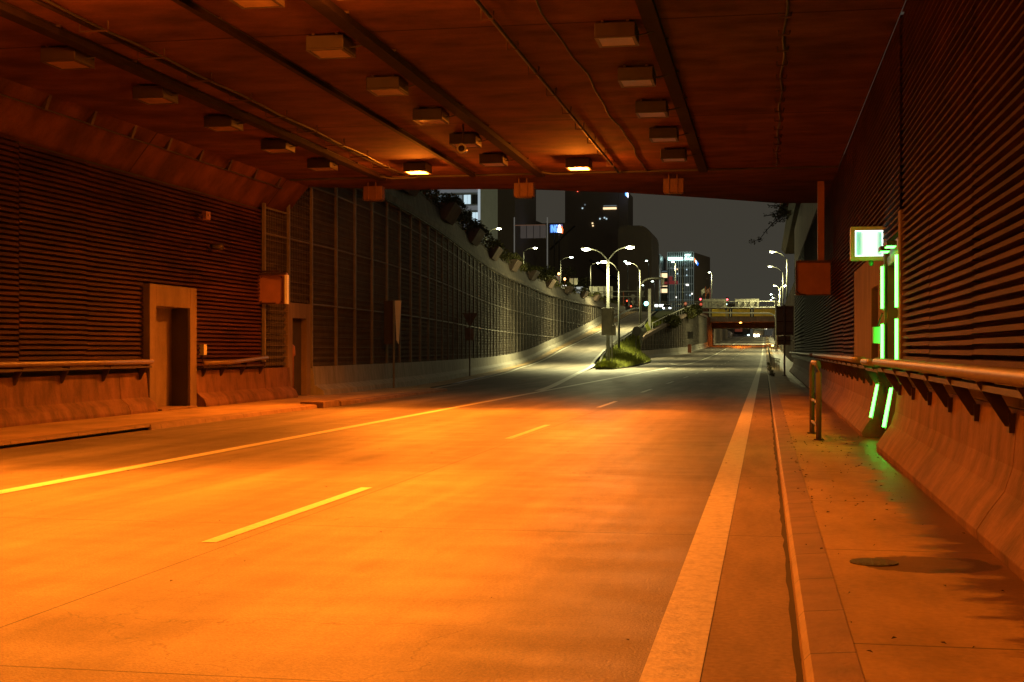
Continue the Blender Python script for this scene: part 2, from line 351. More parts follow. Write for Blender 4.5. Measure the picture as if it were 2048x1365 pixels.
# ------------------------------------------------------------------ tunnel roof
FR = [(-14.2, 36.6), (-12.8, 36.8), (-10, 37.6), (-7, 38.0), (-4, 39.5), (-1.5, 41.5), (.4, 43.2), (1.84, 43.4)]  # skewed front edge
t0 = thing('tunnel_roof', (-5.8, 10, 5.3), 'dark stained concrete roof slab of the tunnel with a haunch on its left side', 'tunnel roof')
b = MB()
xs_ = [p[0] for p in FR]
crease = -12.8
def cz(x): return ZC if x >= crease else ZC-(crease-x)*(.75/.6)
rows = [[(x, -45, cz(x)) for x in xs_]]+[[(x, y, cz(x)) for x in xs_] for y in (0, 20, 35)]
rows.append([(x, f, cz(x)-(.05 if x > -12 else 0)) for x, f in FR])
rows.append([(x, f+.02, 8.25) for x, f in FR])
rows.append([(x, -45, 8.25) for x, f in FR])
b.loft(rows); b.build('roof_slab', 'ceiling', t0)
b = MB(); b.tube([(x, 35, ZC-.02) for x in (-12.7, 1.8)], .035); b.build('joint_strip', 'cable', t0)
MB().box(-16, 3.5, -45.3, -45, -.5, 8).build('tunnel_end', 'ceiling', t0)

# ------------------------------------------------------------------ louvre walls
def louvre(b, X, s, y0, y1, z0, z1, pitch, fill=.55, depth=.085, jit=0):
    prof = []; z = z0+jit
    while z+pitch <= z1+.001:
        prof += [(X-s*depth*.4, z), (X+s*depth*.75, z+.004), (X+s*depth*.55, z+fill*pitch), (X-s*depth*.4, z+fill*pitch+.004)]
        z += pitch
    b.loft([[(x, y0, zz) for x, zz in prof], [(x, y1, zz) for x, zz in prof]])
NJR = [(1.48, .096), (1.47, .17), (1.55, .30), (1.66, .45), (1.715, .62), (1.75, 1.03), (1.95, 1.03), (1.95, .096)]
def njl(xo, top=.95): return [(xo+.42, .1), (xo+.42, .16), (xo+.36, .30), (xo+.2, .42), (xo+.16, top), (xo-.1, top), (xo-.1, .1)]

RW = thing('right_tunnel_wall', (WR, 10, .1), 'louvred right tunnel wall above a flared concrete base, beside the green lit door', 'tunnel wall')
def seg_list(a, b_, L_):
    out = []; y = a
    while y < b_-.01:
        out.append((y, min(y+L_, b_))); y += L_
    return out
for i, (a, c) in enumerate(seg_list(-10, 18.6, 3.2)+seg_list(28.6, 43.4, 3.7)):
    b = MB(); louvre(b, WR, -1, a+.018, c-.018, 1.22, 6.08, .0925, jit=random.uniform(-.013, .013)); b.build('louvre_panel', 'slat', RW)
b = MB(); louvre(b, WR, -1, 18.95, 28.6, 3.07, 6.08, .0925); b.build('louvre_panel', 'slat', RW)
MB().box(WR+.06, WR+.3, -45, 18.6, 0, 6.1).box(WR+.06, WR+.3, 28.6, 85, 0, 6.1).box(WR+.061, WR+.3, 18.6, 28.6, 3.06, 6.1).build('backing_wall', 'slatdark', RW)
for a, c in ((-45, 2), (2, 10), (10, 18.75)):
    MB().prism(NJR, a+.008, c-.008).build('concrete_base', 'barrier', RW, bevel=.006)
for a, c in ((21.55, 29), (29, 37), (37, 43.4)):
    MB().prism(NJR, a+.008, c-.008).build('concrete_base', 'barrier', RW, bevel=.006)
b = MB()
for a, c in ((-10, 18.7), (21.6, 43.4)):
    y = a
    while y < c-.1:
        b.box(1.765, 1.93, y+.006, min(y+.8, c)-.006, 1.035, 1.2); y += .8
b.build('block_course', 'concrete', RW)
# flat concrete front with door slit between the louvres
b = MB(); b.box(1.80, 2.1, 24.0, 28.6, .9, 3.05).box(1.80, 2.1, 21.35, 22.6, .9, 3.05).box(1.802, 2.1, 22.6, 24.0, 2.5, 3.049)
b.build('concrete_front', 'concrete', RW, bevel=.01)
MB().box(2.25, 2.35, 22.4, 24.2, .1, 2.6).build('niche_back', 'slatdark', RW)
MB().box(1.77, 2.1, 18.6, 18.94, .1, 3.32).build('door_pier', 'concrete', RW, bevel=.01)
# emergency door with green strips
D = thing('emergency_door', (2.0, 20, .1), 'recessed emergency exit door outlined by glowing green light strips', 'door')
MB().box(2.2, 2.26, 18.95, 21.35, .1, 2.75).build('door_leaf', mat('green_door', (.10, .16, .09), .6, noise=.3, scale=3), D)
b = MB().box(1.86, 2.15, 19.09, 21.21, 2.865, 3.06).box(1.83, 2.15, 18.96, 19.08, .1, 2.85).box(1.83, 2.15, 21.22, 21.34, .1, 2.85).box(1.83, 2.15, 19.09, 21.21, 2.72, 2.86).box(2.12, 2.19, 20.1, 20.2, .1, 2.7).box(2.121, 2.19, 19.1, 21.2, 2.0, 2.12)
b.build('frame', 'rail', D, bevel=.008)
def strip(y, z0, z1, x0=1.795, x1=None):
    x1 = x0 if x1 is None else x1
    MB().loft([[(x0-.03, y-.055, z0), (x0+.005, y-.055, z0), (x0+.005, y+.055, z0), (x0-.03, y+.055, z0)], [(x1-.03, y-.055, z1), (x1+.005, y-.055, z1), (x1+.005, y+.055, z1), (x1-.03, y+.055, z1)]], True, True).build('light_strip', 'green_led', D)
    MB().loft([[(x0+.008, y-.09, z0-.03), (x0+.035, y-.09, z0-.03), (x0+.035, y+.09, z0-.03), (x0+.008, y+.09, z0-.03)], [(x1+.008, y-.09, z1+.03), (x1+.035, y-.09, z1+.03), (x1+.035, y+.09, z1+.03), (x1+.008, y+.09, z1+.03)]], True, True).build('strip_holder', 'steel', D)
strip(19.0, 2.03, 2.74, 1.77); strip(19.0, 1.32, 1.87, 1.77); strip(19.0, .40, .93, 1.60, 1.70)
strip(21.3, 2.08, 2.72, 1.77); strip(21.3, 1.30, 1.84, 1.77); strip(21.3, .42, .92, 1.60, 1.70)
for y in (19.6, 20.6):
    MB().box(1.66, 1.80, y-.2, y+.2, 2.90, 2.97).build('downlight_housing', 'bracket', D, bevel=.006)
    MB().box(1.67, 1.79, y-.16, y+.16, 2.885, 2.898).build('downlight', 'green_led', D)
MB().box(1.62, 1.74, 21.32, 21.45, 1.55, 1.80).build('call_box', mat('pale_green_box', (.3, .6, .4), .5), D, bevel=.01)
MB().tube([(1.70, 21.4, 1.80), (1.74, 21.36, 1.95), (1.75, 21.2, 2.0)], .012, 6).build('cable', 'cable', D)
# lit exit sign
X0 = thing('exit_sign', (1.6, 21.6, 2.86), 'lit white and teal emergency exit sign box on the right wall', 'sign')
MB().box(1.31, 1.86, 21.62, 21.80, 2.84, 3.36).build('housing', 'signlight', X0, bevel=.012)
b = MB().box(1.31, 1.86, 21.585, 21.617, 2.84, 2.90).box(1.31, 1.86, 21.585, 21.617, 3.30, 3.36).box(1.31, 1.375, 21.585, 21.617, 2.901, 3.299).box(1.795, 1.86, 21.585, 21.617, 2.901, 3.299)
b.build('frame', 'signlight', X0)
m = mat('lit_sign_face', (.8, .9, .9), .4, emit=(.4, 1, .8), es=1.6)
t = m.node_tree; g = t.nodes.new('ShaderNodeNewGeometry'); sx = t.nodes.new('ShaderNodeSeparateXYZ'); t.links.new(g.outputs['Position'], sx.inputs[0])
a1 = t.nodes.new('ShaderNodeMath'); a1.operation = 'SUBTRACT'; a1.inputs[1].default_value = 1.60; t.links.new(sx.outputs['X'], a1.inputs[0])
a2 = t.nodes.new('ShaderNodeMath'); a2.operation = 'ABSOLUTE'; t.links.new(a1.outputs[0], a2.inputs[0])
cr = t.nodes.new('ShaderNodeValToRGB'); t.links.new(a2.outputs[0], cr.inputs[0])
cr.color_ramp.elements[0].position = .05; cr.color_ramp.elements[0].color = (1, 1, .95, 1); cr.color_ramp.elements[1].position = .15; cr.color_ramp.elements[1].color = (.03, .36, .24, 1)
t.links.new(cr.outputs[0], t.nodes['Principled BSDF'].inputs['Emission Color'])
MB().box(1.38, 1.79, 21.60, 21.618, 2.905, 3.295).build('lit_face', m, X0)
MB().box(1.375, 1.795, 21.590, 21.599, 2.90, 2.912).box(1.375, 1.795, 21.590, 21.599, 3.288, 3.30).box(1.375, 1.387, 21.590, 21.599, 2.913, 3.287).box(1.783, 1.795, 21.590, 21.599, 2.913, 3.287).build('lit_border', mat('lit_border', (1, 1, 1), .4, emit=(.8, 1, .95), es=2.5), X0)
MB().blob((1.62, 21.66, 2.80), .04, .04, .05).build('status_lamp', mat('green_lens', (.05, .4, .2), .3), X0, smooth=True)
MB().box(1.86, 1.95, 21.66, 21.76, 3.0, 3.2).build('bracket', 'bracket', X0)

# pipe rail on brackets, right
RR = thing('pipe_rail', (1.5, 10, 1.0), 'thick pipe rail on slanted plate brackets along the right tunnel wall', 'handrail')
def rail_pipe(parent, X, z, a, c, r=.055):
    b = MB(); b.tube([(X, y, z) for y in ys(a, c, 2.5)], r, 14); b.build('pipe', 'rail', parent, smooth=True)
    b = MB(); n = -1 if X > 0 else 1
    b.box(min(X, X-n*.16)+.02, max(X, X-n*.16), a, c, z-.13, z-.085); b.build('channel', 'bracket', parent)
rail_pipe(RR, 1.5, 1.285, -8, 19.15); rail_pipe(RR, 1.5, 1.265, 19.2, 21.5); rail_pipe(RR, 1.5, 1.285, 21.55, 43.2)
def rbr(y):
    b = MB(); pts = [(1.475, 1.225), (1.60, 1.225), (1.735, .98), (1.735, .90), (1.68, .905)]
    b.loft([[(x, y-.006, z) for x, z in pts], [(x, y+.006, z) for x, z in pts]], True, True)
    b.box(1.70, 1.742, y-.05, y+.05, .86, 1.0); b.build('bracket', 'bracket', RR)
y = 2.0
while y < 43:
    rbr(y); y += 1.62

LW = thing('left_tunnel_wall', (WL, 12, .1), 'louvred left tunnel wall with a concrete base and a framed door recess', 'tunnel wall')
DY0, DY1 = 27.5, 30.0
for i, (a, c) in enumerate(seg_list(12.5, DY0, 2.5)):
    b = MB(); louvre(b, WL, 1, a+.008, c-.008, 1.05, 5.34, .1, fill=.62, jit=random.uniform(-.02, .02)); b.build('louvre_panel', 'slat', LW)
b = MB(); louvre(b, WL, 1, DY0, DY1, 2.95, 5.34, .1, fill=.62); b.build('louvre_panel', 'slat', LW)
for a, c in ((DY1, 32.2), (32.2, 34.5)):
    b = MB(); louvre(b, WL, 1, a+.008, c-.008, 1.05, 5.34, .1, fill=.62, jit=random.uniform(-.02, .02)); b.build('louvre_panel', 'slat', LW)
MB().box(WL-.3, WL-.06, -45, DY0, 0, 5.5).box(WL-.3, WL-.06, DY1, 36.4, 0, 5.5).box(WL-.299, WL-.061, DY0, DY1, 2.88, 5.5).build('backing_wall', 'slatdark', LW)
for a, c in ((-45, 15), (15, 26.2), (26.2, DY0), (DY1+.06, 34.5), (34.5, 36.5)):
    MB().prism(njl(WL-.02), a+.01, c-.01).build('concrete_base', 'barrier', LW, bevel=.006)
DF = thing('door_frame', (WL+.1, 28.8, .1), 'concrete framed doorway with a deep dark recess in the left tunnel wall', 'doorway')
b = MB().box(WL-.28, WL+.2, DY0+.01, DY0+.34, .1, 2.90).box(WL-.28, WL+.2, DY1-.38, DY1-.01, .1, 2.90).box(WL-.28, WL+.199, DY0+.34, DY1-.38, 2.42, 2.899)
b.build('frame', 'concrete', DF, bevel=.012)
MB().box(WL-.32, WL-.26, DY0+.3, DY1-.3, .1, 2.5).build('back_panel', 'concrete', DF)
MB().box(WL-.255, WL+.14, DY1-.40, DY1-.382, .1, 2.415).build('side_wall', 'slatdark', DF)  # dark sheet over the far jamb, its shade put into the colour
MB().box(WL-.3, WL+.35, DY0+.3, DY1-.3, .1, .14).build('threshold', 'kerb', DF, bevel=.01)
LR = thing('pipe_rail', (WL+.3, 20, 1.0), 'pipe rail on short brackets along the left tunnel wall, left of the doorway', 'handrail')
rail_pipe(LR, WL+.33, 1.19, -5, DY0-.15)
def lbr(y, P):
    b = MB(); pts = [(WL+.36, 1.13), (WL+.2, 1.13), (WL+.12, .92), (WL+.16, .80), (WL+.2, .82)]
    b.loft([[(x, y-.008, z) for x, z in pts], [(x, y+.008, z) for x, z in pts]], True, True); b.build('bracket', 'bracket', P)
for k in range(8): lbr(27.1-1.65*k, LR)
LR2 = thing('pipe_rail', (WL+.3, 32, 1.0), 'short tilted pipe rail right of the doorway in the left tunnel wall', 'handrail')
MB().tube([(WL+.33, 30.1, 1.13), (WL+.33, 31.8, 1.14), (WL+.3, 34.3, 1.24)], .055, 12).build('pipe', 'rail', LR2, smooth=True)
MB().box(WL+.17, WL+.3, 30.1, 34.3, 1.02, 1.07).build('channel', 'bracket', LR2)
for y in (30.4, 31.5, 32.8, 34.1): lbr(y, LR2)
# electrical boxes and cameras on the left wall
def wallbox(name, px, py, w, h, label, cat, m='signlight'):
    v = ray(px, py); p = Vector((0, 0, EYE))+v*((WL+.1)/v.x)
    t = thing(name, (p.x, p.y, p.z-h/2), label, cat)
    return t, p
t, p = wallbox('junction_box', 407, 700, .14, .25, 'small pale junction box low on the left wall louvres', 'junction box')
MB().box(p.x-.08, p.x+.05, p.y-.09, p.y+.09, p.z-.13, p.z+.13).build('box_body', 'signlight', t, bevel=.008)
MB().tube([(p.x-.02, p.y, p.z-.13), (p.x-.02, p.y, p.z-.32)], .012, 6).build('conduit', 'cable', t)
t, p = wallbox('floodlight', 400, 432, .3, .2, 'small square floodlight high on the left tunnel wall', 'floodlight')
MB().box(p.x+.12, p.x+.22, p.y-.13, p.y+.13, p.z-.1, p.z+.1).build('housing', 'signred', t, bevel=.01)
MB().disc((p.x+.228, p.y, p.z+.02), .04, (1, 0, 0), 12).build('lens', 'lensoff', t)
MB().tube([(p.x-.06, p.y-.1, p.z-.05), (p.x+.13, p.y-.05, p.z)], .02, 6).build('arm', 'bracket', t)
t, p = wallbox('wall_camera', 421, 493, .3, .2, 'round horn-shaped device on an arm below the floodlight on the left wall', 'camera')
MB().tube([(p.x+.08, p.y-.12, p.z), (p.x+.16, p.y+.1, p.z-.01), (p.x+.20, p.y+.18, p.z-.01)], [.06, .075, .1], 14).build('body', 'box', t, smooth=True)
MB().tube([(p.x-.06, p.y-.1, p.z-.08), (p.x+.08, p.y-.08, p.z-.02)], .02, 6).build('arm', 'bracket', t)
# sign box at the left end of the louvres
t = thing('sign_box', (-13.1, 34.6, 2.6), 'blank pale sign box on brackets at the end of the left louvres', 'sign')
MB().box(-13.42, -12.62, 34.45, 34.6, 2.68, 3.52, rot=R(6)).build('panel', 'signred', t, bevel=.012)
MB().tube([(-13.6, 34.4, 3.55), (-12.8, 34.42, 3.56)], .025, 6).build('bracket', 'bracket', t); MB().tube([(-13.6, 34.4, 2.70), (-12.9, 34.42, 2.70)], .02, 6).build('bracket', 'bracket', t)
MB().box(-13.40, -12.60, 34.36, 34.42, 3.46, 3.52).build('hood', 'bracket', t)
MB().box(-12.66, -12.60, 34.42, 34.66, 2.68, 3.458, rot=R(6)).build('side_lip', 'signlight', t)  # pale strip: light on the box side put into its colour
for zb_ in (2.74, 3.40):
    for xb_ in (-13.3, -12.75): MB().disc((xb_, 34.44+(xb_+13)*.1, zb_), .018, (0, 1, 0), 8, .03).build('bolt', 'bracket', t)
# the mesh bay and narrow doorway just outside the louvres
PB = thing('portal_bay', (WL, 36, .1), 'concrete pier with a narrow doorway at the left tunnel mouth', 'doorway')
MB().box(WL-.4, WL+.12, 36.42, 36.8, .1, 2.8).box(WL-.4, WL+.12, 38.0, 38.35, .1, 2.8).box(WL-.4, WL+.119, 36.8, 38.0, 2.36, 2.799).build('frame', 'concrete', PB, bevel=.01)
MB().box(WL-.6, WL-.45, 36.6, 38.2, .1, 2.6).build('back_panel', 'concrete', PB)
MB().tube([(WL+.0, 36.95, .15), (WL+.0, 36.95, 1.25), (WL+.0, 36.95, 1.3), (WL+0, 36.95, 1.55), (WL, 36.95, 1.62)], [.1, .1, .15, .13, .05], 12).build('standpipe', 'signred', PB, smooth=True)
MB().tube([(WL+.05, 36.95, .1), (WL+.1, 37.0, .3), (WL+.05, 37.05, .42)], [.13, .1, .04], 8).build('cloth_wrap', 'bracket', PB, smooth=True)

# ------------------------------------------------------------------ mesh fronted retaining wall outside, left
RT = thing('retaining_wall', (-16, 60, 0), 'tall curved retaining wall with mesh panels and posts beside the exit ramp', 'retaining wall')
def bay_post_positions():
    y = 38.4; out = [y]
    while y < 236:
        y += 2.35 if y < 120 else 2.9
        out.append(y)
    return out
PY = bay_post_positions()
WT = lambda y: interp([(36, 7.0), (60, 7.0), (150, 7.2), (245, 8.3)], y)
def bay(y0, y1, zb, zt, wires):
    x0, x1 = xwl(y0), xwl(y1)
    P = lambda f, o, z: (x0+(x1-x0)*f+o, y0+(y1-y0)*f, z)
    if zt-zb < .5: return
    b = MB(); rows = [[], []]; z = zb
    while z < zt-.05:
        for f, r in ((0, rows[0]), (1, rows[1])): r += [P(f, .0, z), P(f, .05, z+.02), P(f, .03, z+.10), P(f, -.03, z+.11)]
        z += .18
    b.loft(rows); b.build('acoustic_panel', 'slatdark', RT)
    b = MB()
    nv = wires
    for i in range(1, nv):
        f = i/nv; b.tube([P(f, .10, zb), P(f, .10, zt)], .007, 3)
    z = zb+.25
    while z < zt-.1:
        b.tube([P(0, .11, z), P(1, .11, z)], .007, 3); z += .32 if wires > 8 else .45
    for zz in (2.8, 4.6, 6.3):
        if zb+.3 < zz < zt-.2: b.tube([P(0, .125, zz), P(1, .125, zz)], .028, 4)
    b.tube([P(0, .125, zt), P(1, .125, zt)], .028, 4)
    b.build('mesh_panel', 'wire', RT)
for a, c in zip(PY, PY[1:]):
    zb = zp(a)+.95
    bay(a, c, zb, WT(a)-.15, 22 if a < 50 else (12 if a < 80 else 5))
for y in PY:
    x = xwl(y); zb = zp(y)+.9
    MB().box(x+.09, x+.17, y-.04, y+.04, zb, WT(y)-.1).build('post', 'wire', RT)
# the two bays of mesh either side of the narrow doorway
bay(34.55, 36.42, 1.0, 5.3, 14); bay(36.42, 38.4, 2.82, 7.0, 14)
for y in (34.52, 36.42): MB().box(WL+.09, WL+.17, y-.04, y+.04, 1.0 if y < 36 else 2.8, 5.4 if y < 36 else 7).build('post', 'wire', RT)
b = MB()   # concrete base
for yy in [ys(38.36, 245, 3.0)]:
    b.loft([[(xwl(y)+.55, y, zp(y)+.05), (xwl(y)+.5, y, zp(y)+.25), (xwl(y)+.24, y, zp(y)+.40), (xwl(y)+.18, y, zp(y)+.95), (xwl(y)-.2, y, zp(y)+.95)] for y in yy])
    b.poly([(xwl(38.36)+.55, 38.36, .05), (xwl(38.36)+.5, 38.36, .25), (xwl(38.36)+.24, 38.36, .4), (xwl(38.36)+.18, 38.36, .95), (xwl(38.36)-.2, 38.36, .95), (xwl(38.36)-.2, 38.36, .05)])
b.build('concrete_base', 'barrier_out', RT)
b = MB().loft([[(xwl(y)+.0, y, WT(y)-.12), (xwl(y)+.28, y, WT(y)-.1), (xwl(y)+.30, y, WT(y)+.12), (xwl(y)+.12, y, WT(y)+.14), (xwl(y)-.1, y, max(ZG+.1, WT(y)+1.15)), (xwl(y)-.45, y, max(ZG+.1, WT(y)+1.15)), (xwl(y)-.95, y, ZG)] for y in ys(36.9, 245, 3)])
b.build('coping', 'coping', RT)
b = MB().loft([[(xwl(y)-.05, y, -.3), (xwl(y)-.05, y, 8.2)] for y in ys(36.4, 245, 3)]); b.build('backing_wall', 'slatdark', RT)
b = MB().tube([(xwl(y)+.26, y, WT(y)-.14) for y in ys(37, 245, 3)], .03, 5); b.build('top_cable', 'cable', RT)

def leaves(b, c, rx, ry, rz, n, s, hang=0):
    for i in range(n):
        u = Vector((random.gauss(0, 1), random.gauss(0, 1), random.gauss(0, 1))).normalized()*(random.random()**.35)
        p = Vector((c[0]+u.x*rx, c[1]+u.y*ry, c[2]+u.z*rz - (hang*abs(u.x) if hang else 0)))
        a = Vector((random.gauss(0, 1), random.gauss(0, 1), random.gauss(0, .6))).normalized(); d = a.cross(Vector((random.random(), random.random(), 1))).normalized()
        q = s*random.uniform(.6, 1.3); b.poly([p-a*q, p-d*q*.5, p+a*q, p+d*q*.5])
# planters with bushes hanging over the wall top
ys_pl = [51.5, 64, 78, 92, 106, 121, 137, 154, 171, 188, 205]
words = ORD
for i, y in enumerate(ys_pl):
    x = xwl(y); zt = max(WT(y), 7.0); tx = (xwl(y+2)-xwl(y-2))/4
    sc = 1 if y < 150 else .75
    t = thing('planter', (x, y, zt), f'leaning ribbed concrete planter full of shrubs on the retaining wall, {words[i]} of the row', 'planter', 'planters along the retaining wall top')
    for k in (-1.5, -.5, .5, 1.5):
        yy = y+k*.8; xx = x+tx*k*.8
        b = MB(); pr = [(xx-.1, zt+.75), (xx+.22, zt+.62), (xx+.72, zt+1.42), (xx+.60, zt+1.5), (xx-.1, zt+1.45)]
        b.prism(pr, yy-.3, yy+.3); b.build('slab', 'concrete', t, bevel=.02)
    b = MB()
    for k in range(5):
        leaves(b, (x+.35+tx*(k-2), y-2.0+k*1.0+random.uniform(-.3, .3), zt+1.62+random.uniform(-.1, .15)), .5*sc, .8, .25*sc, 240, .08)
    leaves(b, (x+.5, y+2.4, zt+1.15), .35, .9, .55, 200, .09)
    b.build('shrub', 'leaf', t)
b = MB()
for y in ys(45, 240, 3.5):
    leaves(b, (xwl(y)+.0, y, max(WT(y), 7)+1.35), .4, 1.9, .28, 90, .10)
tag(b.build('hedge', 'leaf'), 'low trailing greenery between the planters along the retaining wall', 'hedge')

# ------------------------------------------------------------------ gore island, embankment and its retaining wall
b = MB()
def isl(y): # left, right edge of the grass
    l = xpr(y)+.55; r = interp([(98, -10.9), (112, -10.9), (150, -12.4), (165, -15.0), (180, -16.3), (222, -13.2), (246, -13.1)], y)
    return l, r
rows = []
for y in ys(98, 246, 3):
    l, r = isl(y); 
    if y < 104: l = min(l, r-.6)
    if r < l+.2 : r = l+.25
    zl = zp(y)+.08; zrr = interp([(98, .1), (155, .2), (168, .5), (180, 3.0), (200, 4.8), (222, zp(222)-.5), (246, 8.5)], y)
    rows.append([(l, y, zl), ((l+r)/2, y, (zl+zrr)/2+.12), (r, y, zrr)])
b.loft(rows)
b.loft([[r[0], (r[0][0], r[0][1], r[0][2]-.35)] for r in rows]); b.loft([[r[2], (r[2][0], r[2][1], -.1)] for r in rows if r[2][1] < 168]); b.poly([rows[0][0], rows[0][1], rows[0][2], (rows[0][2][0], 98, -.1), (rows[0][0][0], 98, -.1)])
tag(b.build('verge', 'soil'), kind='structure')
b = MB()
for i in range(26000):
    y = 98+(random.random()**1.3)*110; l, r = isl(y)
    if r < l+.3: continue
    f = random.random(); x = l+(r-l)*f
    zl = zp(y)+.08; zrr = interp([(98, .1), (155, .2), (168, .5), (180, 3.0), (200, 4.8), (222, zp(222)-.5), (246, 8.5)], y); zz = zl+(zrr-zl)*f+.1*(1-abs(2*f-1))
    h = random.uniform(.07, .2)+random.random()**4*.35; w = random.uniform(.02, .05); a = random.uniform(0, 3.14); dx, dy = math.cos(a)*w, math.sin(a)*w; lx, ly = random.uniform(-.12, .12), random.uniform(-.12, .12)
    b.poly([(x-dx, y-dy, zz-.05), (x+dx, y+dy, zz-.05), (x+lx, y+ly, zz+h)])
tag(b.build('grass', 'grass'), 'rough yellow-green grass growing on the gore island between ramp and road', 'grass', kind='stuff')
b = MB().loft([[(roadL(y)+.0, y, zr(y)+.01), (isl(y)[1]+.0, y, zr(y)+.012)] for y in ys(112, 168, 4)])
# retaining wall beside the main road
RI = thing('retaining_wall', (-15, 200, 0), 'mesh covered retaining wall rising right of the grass island towards the bridge', 'retaining wall')
def ziw(y): return interp([(168, zr(168)+1.2), (180, 3.0), (200, 5.0), (222, 7.0), (246, 8.3), (300, 8.5)], y)
b = MB().loft([[(interp(XRW, y)+.02, y, zr(y)+1.0), (interp(XRW, y)+.02, y, ziw(y)), (interp(XRW, y)-.6, y, ziw(y))] for y in ys(176, 300, 4)]); b.build('wall_face', 'slatdark', RI)
b = MB().loft([[(interp(XRW, y)+.6, y, zr(y)), (interp(XRW, y)+.35, y, zr(y)+.4), (interp(XRW, y)+.3, y, zr(y)+1.05), (interp(XRW, y)-.1, y, zr(y)+1.05)] for y in ys(176, 300, 4)])
b.poly([(interp(XRW, 176)+.6, 176, zr(176)), (interp(XRW, 176)+.3, 176, zr(176)+1.05), (interp(XRW, 176)-1.5, 176, zr(176)+1.05), (interp(XRW, 176)-1.5, 176, zr(176))])
b.build('concrete_base', 'barrier_out', RI)
for y in ys(178, 298, 2.6):
    x = interp(XRW, y); MB().box(x+.08, x+.2, y-.06, y+.06, zr(y)+1.0, ziw(y)).build('post', 'wire', RI)
b = MB()
for k in range(12):
    z0 = 1.6+k*.6
    pts = [(interp(XRW, y)+.1, y, z0) for y in ys(178, 298, 4) if ziw(y) > z0 > zr(y)+1]
    if len(pts) > 1: b.tube(pts, .02, 3)
b.build('mesh', 'wire', RI)
b = MB().loft([[(interp(XRW, y)+.35, y, ziw(y)-.1), (interp(XRW, y)+.35, y, ziw(y)+.35), (interp(XRW, y)-.3, y, ziw(y)+.35)] for y in ys(176, 300, 4)]); b.build('coping', 'concrete', RI)
b = MB().tube([(interp(XRW, y)-.2, y, ziw(y)+1.2) for y in ys(190, 250, 3)], .06, 6)
for y in ys(190, 250, 3): b.tube([(interp(XRW, y)-.2, y, ziw(y)), (interp(XRW, y)-.2, y, ziw(y)+1.2)], .03, 4)
tag(b.build('handrail', 'signlight'), 'pale handrail climbing the edge of the embankment to the bridge', 'handrail')
for i, (y, k) in enumerate(((205, 0), (226, 1), (246, 2))):
    b = MB(); leaves(b, (interp(XRW, y)+.2, y, ziw(y)+.3), 1.6, 5, 1.0, 1100, .28)
    tag(b.build('bush', 'leaf'), ['dark overhanging bush low on the embankment wall', 'dark overhanging bush midway up the embankment wall', 'dark overhanging bush next to the bridge abutment'][i], 'bush', 'bushes over the embankment wall')
# guardrail along the ramp
def guardrail(pts, label, hgt=.75, m='steel'):
    p0 = pts[0]; t = thing('guardrail', (p0[0], p0[1], p0[2]), label, 'guardrail')
    rows = []
    for p in pts:
        x, y, z = p; rows.append([(x, y, z+hgt), (x+.05, y, z+hgt-.05), (x, y, z+hgt-.12), (x, y, z+hgt-.17), (x+.05, y, z+hgt-.24), (x, y, z+hgt-.30)])
    MB().loft(rows).build('beam', m, t)
    for p in pts: MB().box(p[0]-.08, p[0]-.02, p[1]-.05, p[1]+.05, p[2]-.1, p[2]+hgt).build('post', m, t)
    return t
guardrail([(xpr(y)+.65, y, zp(y)+.0) for y in [112, 116, 120, 124, 128, 132, 136, 140, 144, 148, 152, 157, 162, 167, 172, 178, 184]], 'steel guardrail climbing the right edge of the exit ramp')
guardrail([(xpr(y)+.65 if y > 104 else interp([(100, -12.2), (104, xpr(104)+.65)], y), y, zp(y)-.0+interp([(100, -.5), (112, 0)], y)) for y in [100, 103, 106, 109, 112]], 'sloping end of the guardrail sunk into the gore grass')
guardrail([(xpl(y)-.6, y, zp(y)) for y in [196, 202, 208, 214, 220, 226, 232, 238, 244]], 'curved guardrail at the top of the exit ramp, left side')
guardrail([(interp([(88, 1.0), (98, .75), (110, .62), (140, .6), (300, .6)], y), y, zr(y)+.1) for y in [90, 94, 98, 102, 106, 110, 116, 122, 130, 138, 146, 156, 166, 180, 195, 210, 230, 250, 270, 290]], 'bent guardrail along the right kerb beyond the louvred wall')

# ------------------------------------------------------------------ right wall outside the tunnel
RO = thing('outer_wall', (WR, 60, .1), 'louvred right wall outside the tunnel under a tall pale concrete parapet', 'retaining wall')
for i, (a, c) in enumerate(seg_list(43.5, 85, 5.2)):
    b = MB(); louvre(b, WR, -1, a+.015, c-.015, 1.22, 6.4, .0925 if a < 60 else .185, jit=random.uniform(-.01, .01)); b.build('louvre_panel', 'slatdark', RO)
for a, c in seg_list(43.45, 85, 8): MB().prism(NJR, a+.012, c-.012).build('concrete_base', 'barrier', RO, bevel=.006)
MB().box(WR-.06, WR+.4, 43.42, 85, 6.42, 8.9).build('parapet', 'concrete', RO)
b = MB().tube([(1.5, y, 1.285) for y in ys(43.3, 84, 4)], .055, 10); b.build('pipe', 'rail', RO, smooth=True)
MB().box(1.62, 1.7, 43.5, 84.5, 1.0, 1.22).build('channel', 'bracket', RO)
MB().box(WR-.06, WR+1.5, 85, 85.4, .1, 8.9).build('end_wall', 'slatdark', RO)
MB().prism([(1.25, 9.3), (1.55, 8.95), (2.4, 8.95), (2.4, 10.4), (1.5, 10.4)], 48, 108).build('cornice', 'slatdark', RO)
FWl = thing('trench_wall', (2.9, 200, 0), 'distant concrete trench wall on the right seen through the underpass', 'retaining wall')
b = MB().loft([[(2.9, y, zr(y)-.2), (2.9, y, max(ZG, zr(y)+.6)), (3.05, y, max(ZG, zr(y)+.6))] for y in ys(85.4, 640, 10)]); b.build('wall_face', 'concrete', FWl)
for y in ys(100, 300, 8): MB().box(2.82, 2.89, y-.1, y+.1, zr(y), 8.2).build('rib', 'wire', FWl)
